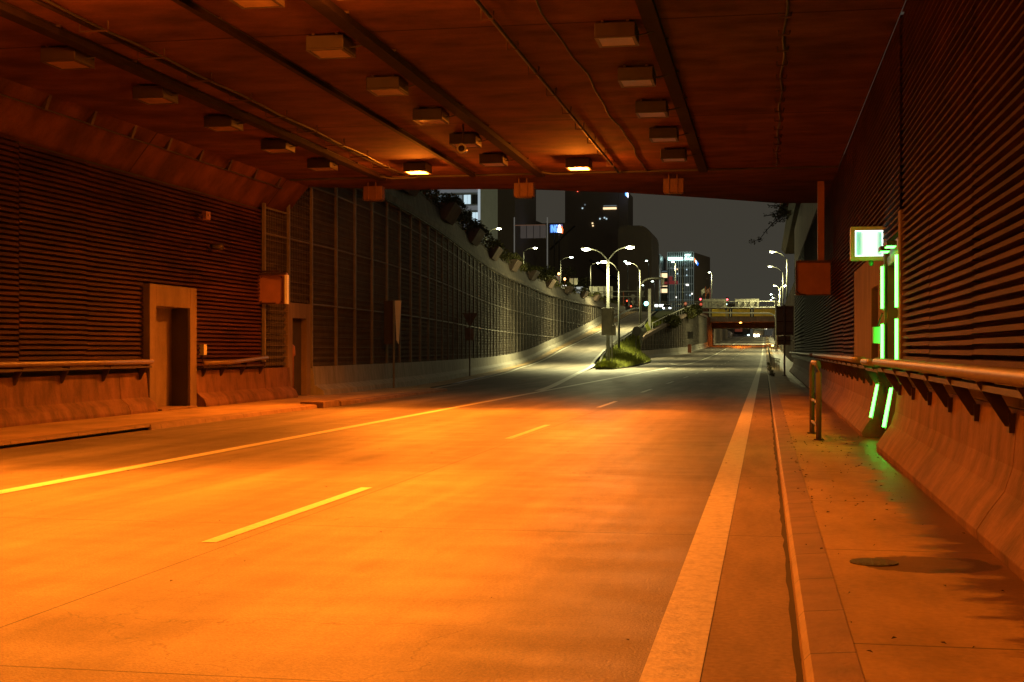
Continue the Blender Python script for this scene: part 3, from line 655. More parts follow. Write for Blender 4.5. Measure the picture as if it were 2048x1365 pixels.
FWr = thing('trench_wall', (-12.7, 400, 0), 'distant concrete trench wall on the left behind the bridge', 'retaining wall')
b = MB().loft([[(-12.7, y, zr(y)-.2), (-12.7, y, max(ZG, zr(y)+.6)), (-12.9, y, max(ZG, zr(y)+.6))] for y in ys(330, 640, 10)]); b.build('wall_face', 'concrete', FWr)
for y in ys(335, 560, 9): MB().box(-12.69, -12.6, y-.15, y+.15, zr(y), 8.2).build('rib', 'wire', FWr)
# planters and hanging branch on the right parapet
for i, (y, zz) in enumerate(((66, 9.7), (80, 9.5))):
    t = thing('planter', (1.2, y, zz), ['slatted pale planter on the right parapet close to the roof edge', 'slatted pale planter on the right parapet with a branch above it'][i], 'planter', 'planters on the right parapet')
    for k in range(4):
        z0 = zz+k*.30
        MB().prism([(.75+.12*k, z0), (.85+.12*k, z0), (1.5, z0+.24), (1.4, z0+.26)], y-1.6, y+1.6).build('slat', 'concrete', t)
    MB().box(1.0, 1.6, y-1.5, y+1.5, zz+.1, zz+1.1).build('box', 'slatdark', t)
t = thing('hanging_shrub', (1.2, 72, 10.0), 'dark leafy branches hanging out from the right parapet planter', 'shrub')
br = [atY(px, py, 72) for px, py in ((1578, 425), (1562, 432), (1545, 448), (1532, 462), (1520, 478), (1505, 484))]
br2 = [atY(px, py, 72.5) for px, py in ((1575, 430), (1560, 425), (1545, 430), (1530, 432))]
br3 = [atY(px, py, 71.5) for px, py in ((1575, 425), (1562, 415), (1552, 412), (1540, 412))]
b = MB()
for q in (br, br2, br3): b.tube(q, [.04-.006*k for k in range(len(q))], 5)
b.build('branch', 'bark', t)
b = MB()
for q in (br, br2, br3):
    for k, p in enumerate(q):
        leaves(b, p, .22, .3, .16, 40 if k not in (3,) else 8, .06)
leaves(b, br[1], .45, .5, .4, 250, .07)
b.build('foliage', 'leaf', t)

# ------------------------------------------------------------------ box luminaires and cable gear on the ceiling
HL = 5.86
def luminaire(x, y, lit=False, label='', group=''):
    t = thing('tunnel_lamp', (x, y, HL), label, 'ceiling lamp', group)
    w, l = .29, .31
    MB().box(x-w, x+w, y-l, y+l, HL+.012, HL+.21).build('housing', 'box', t, bevel=.015)
    b = MB().box(x-w, x+w, y-l, y-l+.05, HL-.01, HL+.011).box(x-w, x+w, y+l-.05, y+l, HL-.01, HL+.011).box(x-w, x-w+.05, y-l+.05, y+l-.05, HL-.01, HL+.011).box(x+w-.05, x+w, y-l+.05, y+l-.05, HL-.01, HL+.011)
    b.build('rim', 'box', t)
    MB().box(x-w+.051, x+w-.051, y-l+.051, y+l-.051, HL-.004, HL+.010).build('glass', 'lenson' if lit else 'lensoff', t)
    MB().box(x-.2, x-.16, y-.3, y+.3, HL+.215, ZC-.002).box(x+.16, x+.2, y-.3, y+.3, HL+.215, ZC-.002).build('mount', 'bracket', t)
    if not lit: MB().tube([(x+w, y, HL+.08), (x+w+.12, y, HL+.09), (x+w+.26, y, HL+.13)], .013, 5).build('cable', 'cable', t)
    return t
rows_y = [16.2+3.06*k for k in range(6)]
cols = [(-2.08, 'right'), (-6.35, 'middle'), (-10.6, 'left')]
for (x, nm) in cols:
    base = None
    for k, y in enumerate(rows_y):
        lb = f'unlit box lamp in the {nm} ceiling row, {ORD[k]} to the camera'
        if base is None: base = luminaire(x, y, label=lb, group='unlit box lamps on the tunnel ceiling')
        else:
            o = copy_tree(base); o.location = (x, y, HL); o['label'] = lb
lit_names = {(-4.45, 32.6): 'glowing orange ceiling lamp at the tunnel mouth, right one of two', (-8.5, 32.6): 'glowing orange ceiling lamp at the tunnel mouth, left one of two',
             (-5.0, 16.0): 'glowing orange ceiling lamp at the top edge of the view', (-8.85, 15.1): 'glowing orange ceiling lamp near the top left corner'}
for x, y in ((-4.45, 32.6), (-8.5, 32.6), (-5.0, 16.0), (-8.85, 15.1), (-4.55, .4), (-8.85, .4)):
    if True:
        t = luminaire(x, y, True, lit_names.get((x, y), 'lit ceiling lamp behind the camera'), 'lit sodium lamps on the tunnel ceiling')
        o = light('SPOT', t, (x, y-.02, HL-.05), P_SODIUM, SODIUM, spot_size=R(106), spot_blend=1.0, shadow_soft_size=.16); o.rotation_euler = (R(-40), 0, 0)
        o = light('SPOT', t, (x, y-.02, HL-.05), P_SODIUM*.21, SODIUM, spot_size=R(150), spot_blend=.5, shadow_soft_size=.16)
        light('POINT', t, (x, y, HL-.14), P_SODIUM*.042, SODIUM, shadow_soft_size=.1)
def tray(x, y0, y1, w, h, label, z=ZC):
    t = thing('cable_tray', (x, y0, z-h), label, 'cable tray')
    MB().box(x-w/2, x+w/2, y0, y1, z-h, z-h*.25).build('channel', 'tray', t)
    b = MB().tube([(x-w*.3, y, z-h*.12) for y in ys(y0, y1, 3)], .012, 5).tube([(x+w*.3, y, z-h*.12) for y in ys(y0, y1, 3)], .015, 5); b.build('cable', 'cable', t)
    for y in ys(y0+.4, y1-.2, 2.5): MB().box(x-w/2-.03, x+w/2+.03, y-.02, y+.02, z-h*.24, z-.001).build('hanger', 'bracket', t)
    return t
# bent cable ends beside the trays
tray(-1.55, 3, 34.8, .22, .12, 'wide dark cable tray right of the right row of box lamps')
tray(-5.75, 3, 34.8, .22, .14, 'wide cable tray right of the middle row of box lamps')
tray(-7.55, 3, 34.8, .10, .10, 'narrow cable tray between the middle lamps and the left lit lamps')
tray(-10.05, 3, 34.8, .22, .14, 'wide cable tray right of the left row of box lamps')
def conduit(pts, label, r=.02, clips=None, clip_m='bracket'):
    t = thing('conduit', pts[0], label, 'cable')
    MB().tube(pts, r, 6).build('cable', 'cable', t, smooth=True)
    for p in clips or []:
        MB().tube([(p[0]-.09, p[1]-.02, ZC), (p[0]-.09, p[1], p[2]-.04), (p[0]+.07, p[1], p[2]-.04), (p[0]+.08, p[1]+.02, ZC)], .012, 5).build('clip', clip_m, t)
    return t
yy = ys(4, 34.8, 1.9)
conduit([(-3.72, y, ZC-.07) for y in yy], 'straight conduit in open hook brackets between the right lamps and the lit lamps', .03, [(-3.72, y, ZC-.1) for y in ys(5, 33, 1.9)])
conduit([(-2.98+.035*math.sin(y*.9)+.02*math.sin(y*2.3), y, ZC-.02) for y in ys(4, 35, .6)], 'thin wavy cable on the ceiling left of the right row of lamps', .016)
conduit([(.28+.02*math.sin(y*2.1), y, ZC-.03) for y in ys(4, 34.5, .5)], 'thin loosely clipped cable on the ceiling near the right wall', .02, [(.28, y, ZC-.03) for y in ys(5, 34, 1.1)])
t = thing('cable_ladder', (-9.35, 4, ZC-.14), 'open cable ladder with cross brackets between left lamps and lit lamps', 'cable tray')
MB().tube([(-9.42, y, ZC-.06) for y in ys(4, 34.8, 4)], .03, 6).build('pipe', 'tray', t); MB().tube([(-9.25, y, ZC-.08+.015*math.sin(y*1.7)) for y in ys(4, 34.8, 1)], .018, 6).build('cable', 'cable', t)
for y in ys(5, 34, 1.9): MB().tube([(-9.55, y, ZC), (-9.55, y, ZC-.14), (-9.12, y, ZC-.14), (-9.12, y, ZC)], .014, 4).build('bracket', 'bracket', t)
t = thing('conduit', (-12.9, 4, ZC-.2), 'thin cable on small wedge brackets along the left ceiling haunch', 'cable')
MB().tube([(-12.92, y, ZC-.26) for y in ys(4, 35, 2)], .015, 5).build('cable', 'cable', t)
for y in ys(9, 34.6, 1.75): MB().prism([(-12.95, ZC-.27), (-12.90, ZC-.27), (-12.80, ZC-.001), (-13.0, ZC-.24)], y-.05, y+.05).build('bracket', 'bracket', t)
conduit([(-5.7, 34.2, ZC-.08), (-5.4, 34.5, ZC-.1), (-4.9, 34.6, ZC-.1), (-4.75, 34.7, ZC-.03)], 'bent hose end at the front of the middle cable tray', .03)
conduit([(-10.0, 34.2, ZC-.08), (-9.7, 34.5, ZC-.12), (-9.1, 34.6, ZC-.1), (-8.9, 34.7, ZC-.03)], 'bent hose end at the front of the left cable tray', .03)
# hanging camera with ring
p = atY(923, 297, 27.0)
t = thing('ceiling_camera', (p.x, p.y, p.z), 'round ringed camera hanging from the ceiling by the middle lamps', 'camera')
MB().tube([(p.x, p.y, p.z), (p.x, p.y+.3, p.z)], .065, 16).build('body', 'box', t, smooth=True)
b = MB(); ring = [(p.x+.085*math.cos(a), p.y-.01, p.z+.085*math.sin(a)) for a in [i*math.pi/10 for i in range(21)]]; b.tube(ring, .02, 6); b.build('ring', 'signlight', t, smooth=True)
MB().tube([(p.x, p.y+.15, p.z), (p.x, p.y+.15, ZC)], .02, 6).build('rod', 'bracket', t)
# lane signal boxes hanging from the roof edge
for i, (px, Y, zc_) in enumerate(((745, 36, 5.80), (1047, 36, 5.80), (1347, 36, 5.82))):
    q = atY(px, 390, Y); x = q.x
    t = thing('lane_signal', (x, Y, zc_-.3), ['left', 'middle', 'right'][i]+' lane signal box hanging behind the front edge of the tunnel roof', 'lane signal', 'lane signals hanging from the tunnel roof edge')
    MB().box(x-.27, x+.27, Y, Y+.3, zc_-.20, zc_+.18).build('housing', 'signal', t, bevel=.015)
    MB().box(x-.14, x-.11, Y-.03, Y-.001, zc_-.22, ZC-.003).box(x+.08, x+.11, Y-.03, Y-.001, zc_-.22, ZC-.003).build('hanger', 'signal', t)
    MB().box(x-.22, x+.22, Y+.01, Y+.28, zc_-.23, zc_-.202).build('bottom_flange', 'bracket', t)
# red sign box on a post at the right of the mouth
t = thing('sign_box', (1.3, 38.0, 2.9), 'blank reddish sign box hanging below a post at the right tunnel mouth', 'sign')
MB().box(.83, 1.78, 37.95, 38.15, 2.95, 3.9).build('panel', 'signred', t, bevel=.015)
MB().box(1.42, 1.60, 38.0, 38.12, 3.905, ZC).build('post', 'signred', t)
MB().tube([(.85, 37.93, 3.05), (.95, 37.9, 2.98), (1.1, 37.92, 2.96)], .02, 5).build('cable', 'cable', t)
MB().box(.83, 1.78, 37.90, 37.945, 3.84, 3.9).build('hood', 'bracket', t)
MB().box(.83, .85, 37.91, 37.947, 2.95, 3.838).box(.851, 1.78, 37.91, 37.947, 2.95, 2.97).box(1.76, 1.78, 37.91, 37.947, 2.971, 3.838).build('rim', 'bracket', t)

# ------------------------------------------------------------------ small things on the right pavement
t = thing('hoop_barrier', (.9, 18, .1), 'rounded tubular hoop barrier standing on the right pavement', 'barrier')
hx = []
for k in range(9):
    a = math.pi*k/8; hx.append((.79+.0, 21.9-.55*(1-math.cos(a))*1.0, 1.18+.12*math.sin(a)))
q0 = Vector((.745, 22.3, .1)); q1 = Vector((.79, 20.7, .1))
def hp(f, z): return q0+(q1-q0)*f+Vector((0, 0, z))
pts = [hp(0, 0), hp(0, 1.0), hp(.05, 1.1), hp(.15, 1.15), hp(.85, 1.15), hp(.95, 1.1), hp(1, 1.0), hp(1, 0)]
MB().tube(pts, .04, 10).build('hoop', 'rail', t, smooth=True)
MB().tube([hp(0, .55), hp(1, .55)], .025, 8).build('cross_bar', 'rail', t); MB().tube([hp(0, .2), hp(1, .2)], .025, 8).build('cross_bar', 'rail', t)
for f in (0, 1): MB().disc(hp(f, .008), .075, (0, 0, 1), 14, .016).build('base_plate', 'bracket', t)
t = thing('manhole_cover', (.72, 8.85, .1), 'dark round patterned manhole cover at the left end of the wet patch', 'manhole cover')
MB().disc((.68, 8.86, .0985), .15, (0, 0, 1), 24, .008).build('lid', 'manhole', t)
b = MB()
for k in range(-2, 3): b.box(.68+k*.045-.01, .68+k*.045+.01, 8.86-.11, 8.86+.11, .1026, .105)
b.build('pattern', 'manhole', t)
b = MB()
for i in range(260):
    y = random.choice((random.uniform(6, 30), random.uniform(12, 22))); x = random.uniform(.35, 1.45)
    if random.random() < .3: x = .4+random.gauss(0, .04)
    s = random.uniform(.006, .022); a = random.uniform(0, 3.14)
    z = .1+.002; dx, dy = math.cos(a)*s, math.sin(a)*s
    b.poly([(x-dx, y-dy, z), (x+dy*.5, y-dx*.5, z+.008), (x+dx, y+dy, z+.004), (x-dy*.5, y+dx*.5, z+.01)])
for i in range(60):
    y = random.uniform(5, 32); x = random.uniform(-9, .1); s = random.uniform(.006, .02); a = random.uniform(0, 3.14); dx, dy = math.cos(a)*s, math.sin(a)*s
    b.poly([(x-dx, y-dy, .004), (x+dy*.5, y-dx*.5, .010), (x+dx, y+dy, .007), (x-dy*.5, y+dx*.5, .012)])
for i in range(120):
    y = random.uniform(6, 60); x = .175+random.gauss(0, .008); s = random.uniform(.006, .016); b.poly([(x-s, y-s*2, .004), (x+s, y-s, .004), (x+s, y+s*3, .014), (x-s*.5, y+s, .010)])
tag(b.build('debris', 'debris'), 'scattered dead leaves and grit on the pavement and along the kerb', 'debris', kind='stuff')
b = MB()
for y in ys(70, 140, 1.5):
    if random.random() < .8: leaves(b, (.32+random.uniform(-.05, .1), y, .12), .12, .5, .08, 26, .05)
tag(b.build('weeds', 'leaf'), 'low weeds growing in the kerb joint beyond the tunnel on the right', 'weeds', kind='stuff')

# ------------------------------------------------------------------ signs outside
def post_sign(x, y, zb, label, cat, build, ph, pr=.04, name='road_sign'):
    t = thing(name, (x, y, zb), label, cat)
    MB().tube([(x, y, zb), (x, y, zb+ph)], pr, 8).build('post', 'signdark', t)
    build(t, x, y, zb); return t
# board seen edge-on and from behind near right wall
p = atY(1569, 752, 1); v = ray(1569, 752); gp = Vector((0, 0, EYE))+v*((.1-EYE)/v.z)
x, y = gp.x, gp.y
t = thing('road_sign', (x, y, .1), 'large dark board seen from behind on a pole by the right louvred wall', 'road sign')
MB().tube([(x, y-.02, .1), (x, y-.02, 3.8)], .045, 8).build('post', 'signdark', t)
MB().box(x-.43, x+.46, y+.05, y+.09, 2.2, 3.73).build('board', 'signdark', t, bevel=.01)
MB().box(x-.36, x+.30, y+.05, y+.09, 1.7, 2.17).build('lower_board', 'signdark', t, bevel=.01)
b = MB()
for z in (2.3, 2.9, 3.6, 1.9): b.box(x-.40, x+.40, y+.01, y+.045, z, z+.04)
b.build('brace', 'bracket', t); MB().disc((x, y, .115), .12, (0, 0, 1), 12, .02).build('base_plate', 'bracket', t)
# yield sign and tall parallelogram board by the left wall
def yld(t, x, y, zb):
    r = .42; tri = [(x-r, y+.06, zb+3.35), (x+r, y+.06, zb+3.35), (x+.06, y+.06, zb+2.68), (x-.06, y+.06, zb+2.68)]
    MB().loft([tri, [(a, b_+.03, c) for a, b_, c in tri]], True, True).build('triangle_plate', 'signdark', t)
    MB().box(x-.25, x+.02, y-.05, y+.05, zb+1.9, zb+2.55).build('dark_plate', 'signdark', t); MB().box(x+.03, x+.2, y+.05, y+.08, zb+1.9, zb+2.5).build('side_plate', 'signback', t)
post_sign(-15.4, 70.0, .05, 'inverted triangle give way sign seen from behind by the left wall base', 'road sign', yld, 3.3)
def par(t, x, y, zb):
    MB().loft([[(x+.10, y, zb+1.75), (x+.17, y+.02, zb+1.6), (x+.27, y, zb+3.15), (x+.04, y, zb+3.15)], [(x+.10, y+.04, zb+1.75), (x+.17, y+.06, zb+1.6), (x+.27, y+.04, zb+3.15), (x+.04, y+.04, zb+3.15)]], True, True).build('edge_plate', 'signlight', t)
    MB().box(x-.38, x+.02, y+.05, y+.09, zb+1.6, zb+3.15).build('back_plate', 'slatdark', t)
post_sign(-13.0, 46.5, .05, 'tall narrow sign board beside a pole in front of the dark left wall', 'road sign', par, 3.15)
# round sign and big dark boards on the gore
def boardA(t, x, y, zb):
    MB().box(x-.80, x-.02, y+.08, y+.13, zb+2.45, zb+4.50).build('board', 'signdark', t, bevel=.01); MB().box(x+.0, x+.16, y+.08, y+.13, zb+3.2, zb+4.50).build('board', 'signdark', t, bevel=.01)
    MB().box(x-.30, x+.28, y+.14, y+.19, zb+2.42, zb+3.18).build('lower_board', 'signdark', t, bevel=.01)
g = atY(1224, 737, 101)
post_sign(g.x, 101, .1, 'stack of large dark sign boards seen from behind on the gore island', 'road sign', boardA, 4.2, .04)
def rnd(t, x, y, zb): MB().disc((x+.06, y+.08, zb+2.35), .44, (.2, 1, 0), 24, .03).build('round_plate', 'signdark', t)
q = atY(1272, 697, 128); post_sign(q.x, 128, zp(128)-.1, 'round sign seen from behind on a thin post in the grass', 'road sign', rnd, 2.5, .035)
q = atY(1380, 706, 212)
t = thing('utility_box', (q.x, 212, q.z), 'small dark board above an orange post by the far concrete base', 'road sign')
MB().box(q.x-.35, q.x+.2, 212, 212.3, q.z, q.z+1.3).build('orange_post', 'orange', t, bevel=.02); MB().box(q.x-.4, q.x+.5, 212, 212.1, q.z+2.2, q.z+3.3).build('board', 'signdark', t); MB().tube([(q.x, 212.15, q.z+1.3), (q.x, 212.15, q.z+2.3)], .05, 6).build('post', 'signdark', t)

# ------------------------------------------------------------------ street lamps
def street_lamp(x, y, zb, zt, arms, label, cold=False, power=1.0, light_on=True, r=.11, tilt=0, spot=146):
    t = thing('street_lamp', (x, y, zb), label, 'street lamp', 'street lamps outside the tunnel')
    MB().tube([(x, y, zb), (x, y, zb+(zt-zb)*.3), (x, y, zt)], [r*1.25, r*1.1, r*.75], 10).build('pole', 'pole', t, smooth=True)
    for (dx, dz) in arms:
        s = 1 if dx > 0 else -1
        a = [(x, y, zt-.1), (x+dx*.35, y, zt+dz*.62), (x+dx*.62, y, zt+dz*.88), (x+dx*.85, y, zt+dz*.98), (x+dx, y, zt+dz)]
        MB().tube(a, [.055, .05, .045, .04, .035], 6).build('arm', 'pole', t, smooth=True)
        hx = x+dx+s*.25
        MB().loft([[(x+dx-s*.05, y-.08, zt+dz-.03), (x+dx-s*.05, y+.08, zt+dz-.03), (x+dx-s*.05, y+.06, zt+dz+.07), (x+dx-s*.05, y-.06, zt+dz+.07)],
                   [(x+dx+s*.6, y-.15, zt+dz+.02), (x+dx+s*.6, y+.15, zt+dz+.02), (x+dx+s*.6, y+.1, zt+dz+.14), (x+dx+s*.6, y-.1, zt+dz+.14)]], True, True).build('head', 'steel', t)
        MB().blob((hx, y, zt+dz-.02), .34, .17, .12, 10, 6).build('glowing_lens', 'headcold' if cold else 'headon', t, smooth=True)
        if light_on:
            o = light('SPOT', t, (hx, y-.1, zt+dz-.2), P_STREET*power, STREET, spot_size=R(spot), spot_blend=1, shadow_soft_size=.25); o.rotation_euler = (R(-tilt), 0, 0)
            light('POINT', t, (hx, y-.35, zt+dz-.45), P_STREET*power*(.15 if y > 130 else .045), STREET, shadow_soft_size=.25)
    return t
def lampP(px, y, ybase_z, py_top, arms, label, **k):
    q = atY(px, py_top, y); return street_lamp(q.x, y, ybase_z, q.z, arms, label, **k)
lampP(1216, 104, .0, 520, [(-1.45, .85), (1.45, .95)], 'tall double armed street lamp on the gore grass, the brightest one', power=4.4, r=.13, spot=140, tilt=10)
lampP(1238, 138, 1.0, 543, [(-1.3, 1.0)], 'single armed street lamp with its arm to the left, behind the double lamp', power=4.5, spot=132)
lampP(1280, 178, 3.8, 540, [(-1.3, .9)], 'single armed street lamp beside the upper ramp', power=6, tilt=-10)
for i, (px, pyt, Y, dx, dz) in enumerate(((971, 470, 178, 1.6, .8), (1047, 503, 206, 1.6, .5), (1121, 521, 228, 1.6, .5), (1181, 533, 250, 1.2, .6))):
    lampP(px, Y, ZG, pyt, [(dx, dz)], f'street lamp with its arm to the right above the left wall, {ORD[i]} of four', power=1.2, cold=i > 1)
for i, (px, pyt, Y, dx) in enumerate(((1574, 519, 219, -2.1), (1566, 546, 262, -2.2), (1559, 580, 338, -.9), (1558, 596, 400, -2.0), (1556, 602, 460, -1.4), (1550, 606, 520, -1.2))):
    lampP(px, Y, ZG, pyt, [(dx, 1.2 if i < 2 else 1.0)]+([(1.0, 1.0)] if i == 2 else []), f'street lamp of the right hand row by the trench, {ORD[i]} to the tunnel', power=8 if i < 3 else 2.5, cold=i > 2, r=.13, tilt=-12 if i < 2 else 0)
for i, (px, pyh, Y) in enumerate(((1307, 563, 330), (1348, 524, 300), (1421, 545, 360), (1287, 571, 420), (1253, 523, 300), (1295, 522, 340), (1311, 584, 460))):
    q = atY(px, pyh, Y)
    lab = ['short cold white street lamp before the striped tower', 'street lamp with its head just under the lit roof sign', 'lone street lamp right of the striped tower', 'small cold street lamp in the curve of the mast arm', 'cold street lamp above the ramp lamps, left one', 'cold street lamp left of the rounded dark tower edge', 'lowest small cold lamp near the flat mast'][i]
    street_lamp(q.x+.3, Y, ZG, q.z-.4, [(-.3, .4)], lab, cold=True, power=1.2, light_on=i in (1, 2), r=.1)

street_lamp(-3.5, 41.0, 8.25, 14.0, [(-1.3, .8)], 'street lamp standing on the tunnel roof above the road', power=.16, tilt=-15, spot=120)
# curved mast arm for signals, and slim masts
def mast(pts, r, label, Y, name='signal_mast', m='steel'):
    P = [atY(px, py, Y) for px, py in pts]; t = thing(name, tuple(P[0]), label, 'mast')
    MB().tube(P, r, 8).build('pole', m, t, smooth=True); return t, P
t, P = mast([(1281, 660), (1281, 575), (1283, 568), (1288, 562), (1295, 558.5), (1303, 557), (1327, 557)], .16, 'curved mast arm reaching right over the ramp', 190)
for px in (1325, 1328): q = atY(px, 557, 190); MB().box(q.x-.12, q.x+.0, 190, 190.2, q.z-.9, q.z).build('hanging_signal', 'signback', t)
mast([(1365, 640), (1365, 533)], .11, 'slim tall mast in front of the striped tower', 262, 'mast')
mast([(1317.5, 650), (1317.5, 532)], .11, 'slim tall mast left of the striped tower', 262, 'mast')
# orange and white poles near the street
for i, (px, y0, y1, m) in enumerate(((1247, 612, 582, 'orange'), (1258, 612, 597, 'signback'), (1278, 613, 598, 'orange'), (1275, 612, 574, 'signback'))):
    a = atY(px, y0, 262); c = atY(px, y1, 262)
    o = MB().tube([a, c], .09, 6).tube([a+Vector((0, 0, 0)), a+Vector((0, 0, .3))], .2, 8).build('marker_post', m)
    tag(o, ['tall orange marker post at the top of the ramp', 'short grey post at the top of the ramp', 'short orange post behind the ramp lamp pole', 'tall grey post left of the mast arm'][i], 'post')
# back of the round + warning signs
a = atY(1266, 603, 250)
t = thing('road_sign', (a.x, 250, ZG), 'round plate above a diamond plate seen from behind at the ramp top', 'road sign')
MB().tube([(a.x, 250, ZG), (a.x, 250, a.z+1.0)], .05, 6).build('post', 'signback', t)
MB().disc((a.x, 250.06, a.z+.9), .42, (0, 1, 0), 20, .03).build('round_plate', 'signback', t); MB().disc((a.x, 250.06, a.z-.1), .5, (0, 1, 0), 4, .03).build('diamond_plate', 'signback', t)
# cantilever direction sign left
Y = 232; a = atY(1178, 597, Y); c = atY(1225, 573, Y); e = atY(1296, 586, Y)
t = thing('gantry_sign', (e.x, Y, ZG-2), 'pale direction board seen from behind on a cantilever frame over the ramp', 'sign')
MB().box(a.x, c.x, Y+.3, Y+.42, a.z, c.z).build('board', 'signlight', t)
b = MB(); zt = atY(1296, 583, Y).z; zb = atY(1296, 593.5, Y).z
for z in (zt, zb): b.tube([(a.x+.5, Y, z), (e.x-.6, Y, z)], .09, 5)
b.tube([(a.x+.5, Y, zb), (a.x+.5, Y, zt)], .09, 5); b.tube([(e.x-.9, Y, zb), (e.x-.9, Y, zt)], .09, 5); b.build('frame', 'signback', t)
for f in (.12, .38, .62, .88): xx = a.x+(c.x-a.x)*f; MB().box(xx-.06, xx+.06, Y+.18, Y+.299, a.z+.1, c.z-.1).build('rib', 'signback', t)
# the wide square gantry post
g0 = atY(1299, 690, 190); g1 = atY(1299, 578, 190)
t = thing('gantry_post', (g0.x, 190, g0.z), 'wide square steel gantry post standing on the embankment', 'post')
MB().box(g0.x-.18, g0.x+.2, 189.8, 190.2, g0.z-1, g1.z).build('post', 'signback', t, bevel=.02)
MB().box(g0.x-.3, g0.x+.35, 189.7, 190.3, g0.z-1.2, g0.z).build('base_plate', 'concrete', t)

# ------------------------------------------------------------------ bridge, sign gantry
YB = 306
a = atY(1415, 619, YB); 
t = thing('bridge', (-5, YB, 2), 'low road bridge with a yellow girder over the main road', 'bridge')
zt = atY(1480, 618, YB).z; zy = atY(1480, 633, YB).z; zs = atY(1480, 644, YB).z
MB().box(-12.9, 4, YB, YB+.4, zy, zt).build('yellow_girder', 'yellow', t)
MB().box(-12.9, 4, YB+.1, YB+26, zs, zy-.003).build('deck', 'concrete', t)
MB().box(-12.9, 4, YB+12, YB+26.4, zs-1.2, zs-.003).build('rear_girder', 'slatdark', t)
b = MB().tube([(-40, YB, zt+1.1), (4, YB, zt+1.1)], .06, 5)
for i in range(23): b.tube([(-40+i*2, YB, zt-.3), (-40+i*2, YB, zt+1.1)], .04, 4)
b.build('railing', 'signback', t)
MB().box(-14, -12.2, YB-2, YB+26, zr(YB)-1, zs).build('abutment', 'concrete', t); MB().box(2.4, 4, YB-.5, YB+26, zr(YB)-1, zs).build('abutment', 'concrete', t)
for k in range(6):
    aa = [(-14.0+1.6*math.cos(math.pi*1.5+a_), YB-2+3.5*math.sin(math.pi*1.5+a_)*.6) for a_ in (0, .4, .8, 1.2, 1.57)]
b = MB().tube([(-14.3, YB-3, zr(YB)-1), (-14.3, YB-3, zt)], 2.3, 20); b.build('round_abutment', 'barrier', t)
MB().box(-12.19, -11.9, YB-1.2, YB-.8, zr(YB), zr(YB)+5).build('lit_edge', 'concrete', t)
p = atY(1481, 642, YB+4)
l1 = thing('underpass_lamp', (p.x, YB+4, zs-.2), 'small orange lamp glowing under the bridge deck', 'lamp')
MB().blob((p.x, YB+4, zs-.12), .28, .28, .12).build('bulb', 'lenson', l1, smooth=True); light('SPOT', l1, (p.x, YB+4, zs-.5), 4500, SODIUM, shadow_soft_size=.2, spot_size=R(172), spot_blend=.2)
p = atY(1547, 692, YB-2)
l1 = thing('warning_lamp', (p.x-.2, YB-2, zr(YB)), 'yellow lamp on a post by the right bridge abutment', 'lamp')
MB().tube([(p.x-.2, YB-2, zr(YB)), (p.x-.2, YB-2, p.z)], .05, 6).build('post', 'orange', l1)
MB().blob((p.x-.2, YB-2, p.z), .22, .22, .22).build('bulb', mat('lit_yellow', (1, .8, .3), .4, emit=(1, .8, .25), es=8), l1, smooth=True); light('POINT', l1, (p.x-.3, YB-2.4, p.z+.1), 120, (1, .4, .05), shadow_soft_size=.2)
# sign gantry with two boards and three lane signals
YG = 262
def G_(px, py): return atY(px, py, YG)
t = thing('sign_gantry', (G_(1550, 690).x, YG, 1.5), 'lattice gantry carrying two pale sign boards across the main road', 'gantry')
zl, zu = G_(1400, 616).z, G_(1400, 604).z
x0, x1 = G_(1304, 610).x, G_(1552, 610).x
b = MB().tube([(x0+.4, YG, zl), (x1, YG, zl)], .12, 6).tube([(x0+.4, YG, zu), (x1, YG, zu)], .08, 6)
for i in range(1, 13):
    xa = x0+(x1-x0)*i/13; b.tube([(xa, YG, zl), (xa, YG, zu)], .05, 4)
    if i > 5: b.tube([(xa, YG, zl), (xa+(x1-x0)/13, YG, zu)], .03, 4)
b.build('truss', 'signback', t)
MB().box(x1-.2, x1+.2, YG-.2, YG+.2, zr(YG), zu+.2).build('post', 'signback', t); MB().box(x0+.2, x0+.5, YG-.15, YG+.15, zl-5, zu+.1).build('post', 'signback', t)
for (pa, pb) in ((1405, 1453), (1470, 1518)):
    a, c = G_(pa, 616), G_(pb, 598); o = MB().box(a.x, c.x, YG+.2, YG+.3, a.z, c.z).build('sign_board', 'signlight', t)
    for f in (.12, .38, .62, .88): xx = a.x+(c.x-a.x)*f; MB().box(xx-.04, xx+.04, YG+.1, YG+.199, a.z-.2, c.z-.3).build('rib', 'signback', t)
for i, px in enumerate((1420, 1461, 1504)):
    a = G_(px-4, 635); c = G_(px+4, 618); t2 = thing('lane_signal', (a.x, YG, a.z), ['dark lane signal box under the left end of the pale boards', 'dark lane signal box between the two pale boards', 'dark lane signal box under the right pale board'][i], 'lane signal', 'lane signals under the far gantry')
    MB().box(a.x, c.x, YG-.5, YG-.1, a.z, c.z).build('housing', 'slatdark', t2, bevel=.02); MB().box((a.x+c.x)/2-.08, (a.x+c.x)/2+.08, YG-.56, YG-.51, a.z+.1, c.z-.1).build('bar', 'signlight', t2); MB().box(a.x+.1, a.x+.2, YG-.45, YG-.2, c.z, c.z+.3).build('hanger', 'signback', t2)
t, P = mast([(1552, 700), (1552, 640), (1549, 632), (1543, 628.5), (1535, 627), (1480, 626.5), (1384, 625)], .13, 'pale bent portal pipe crossing in front of the yellow girder', 250, 'portal_pipe', 'signlight')

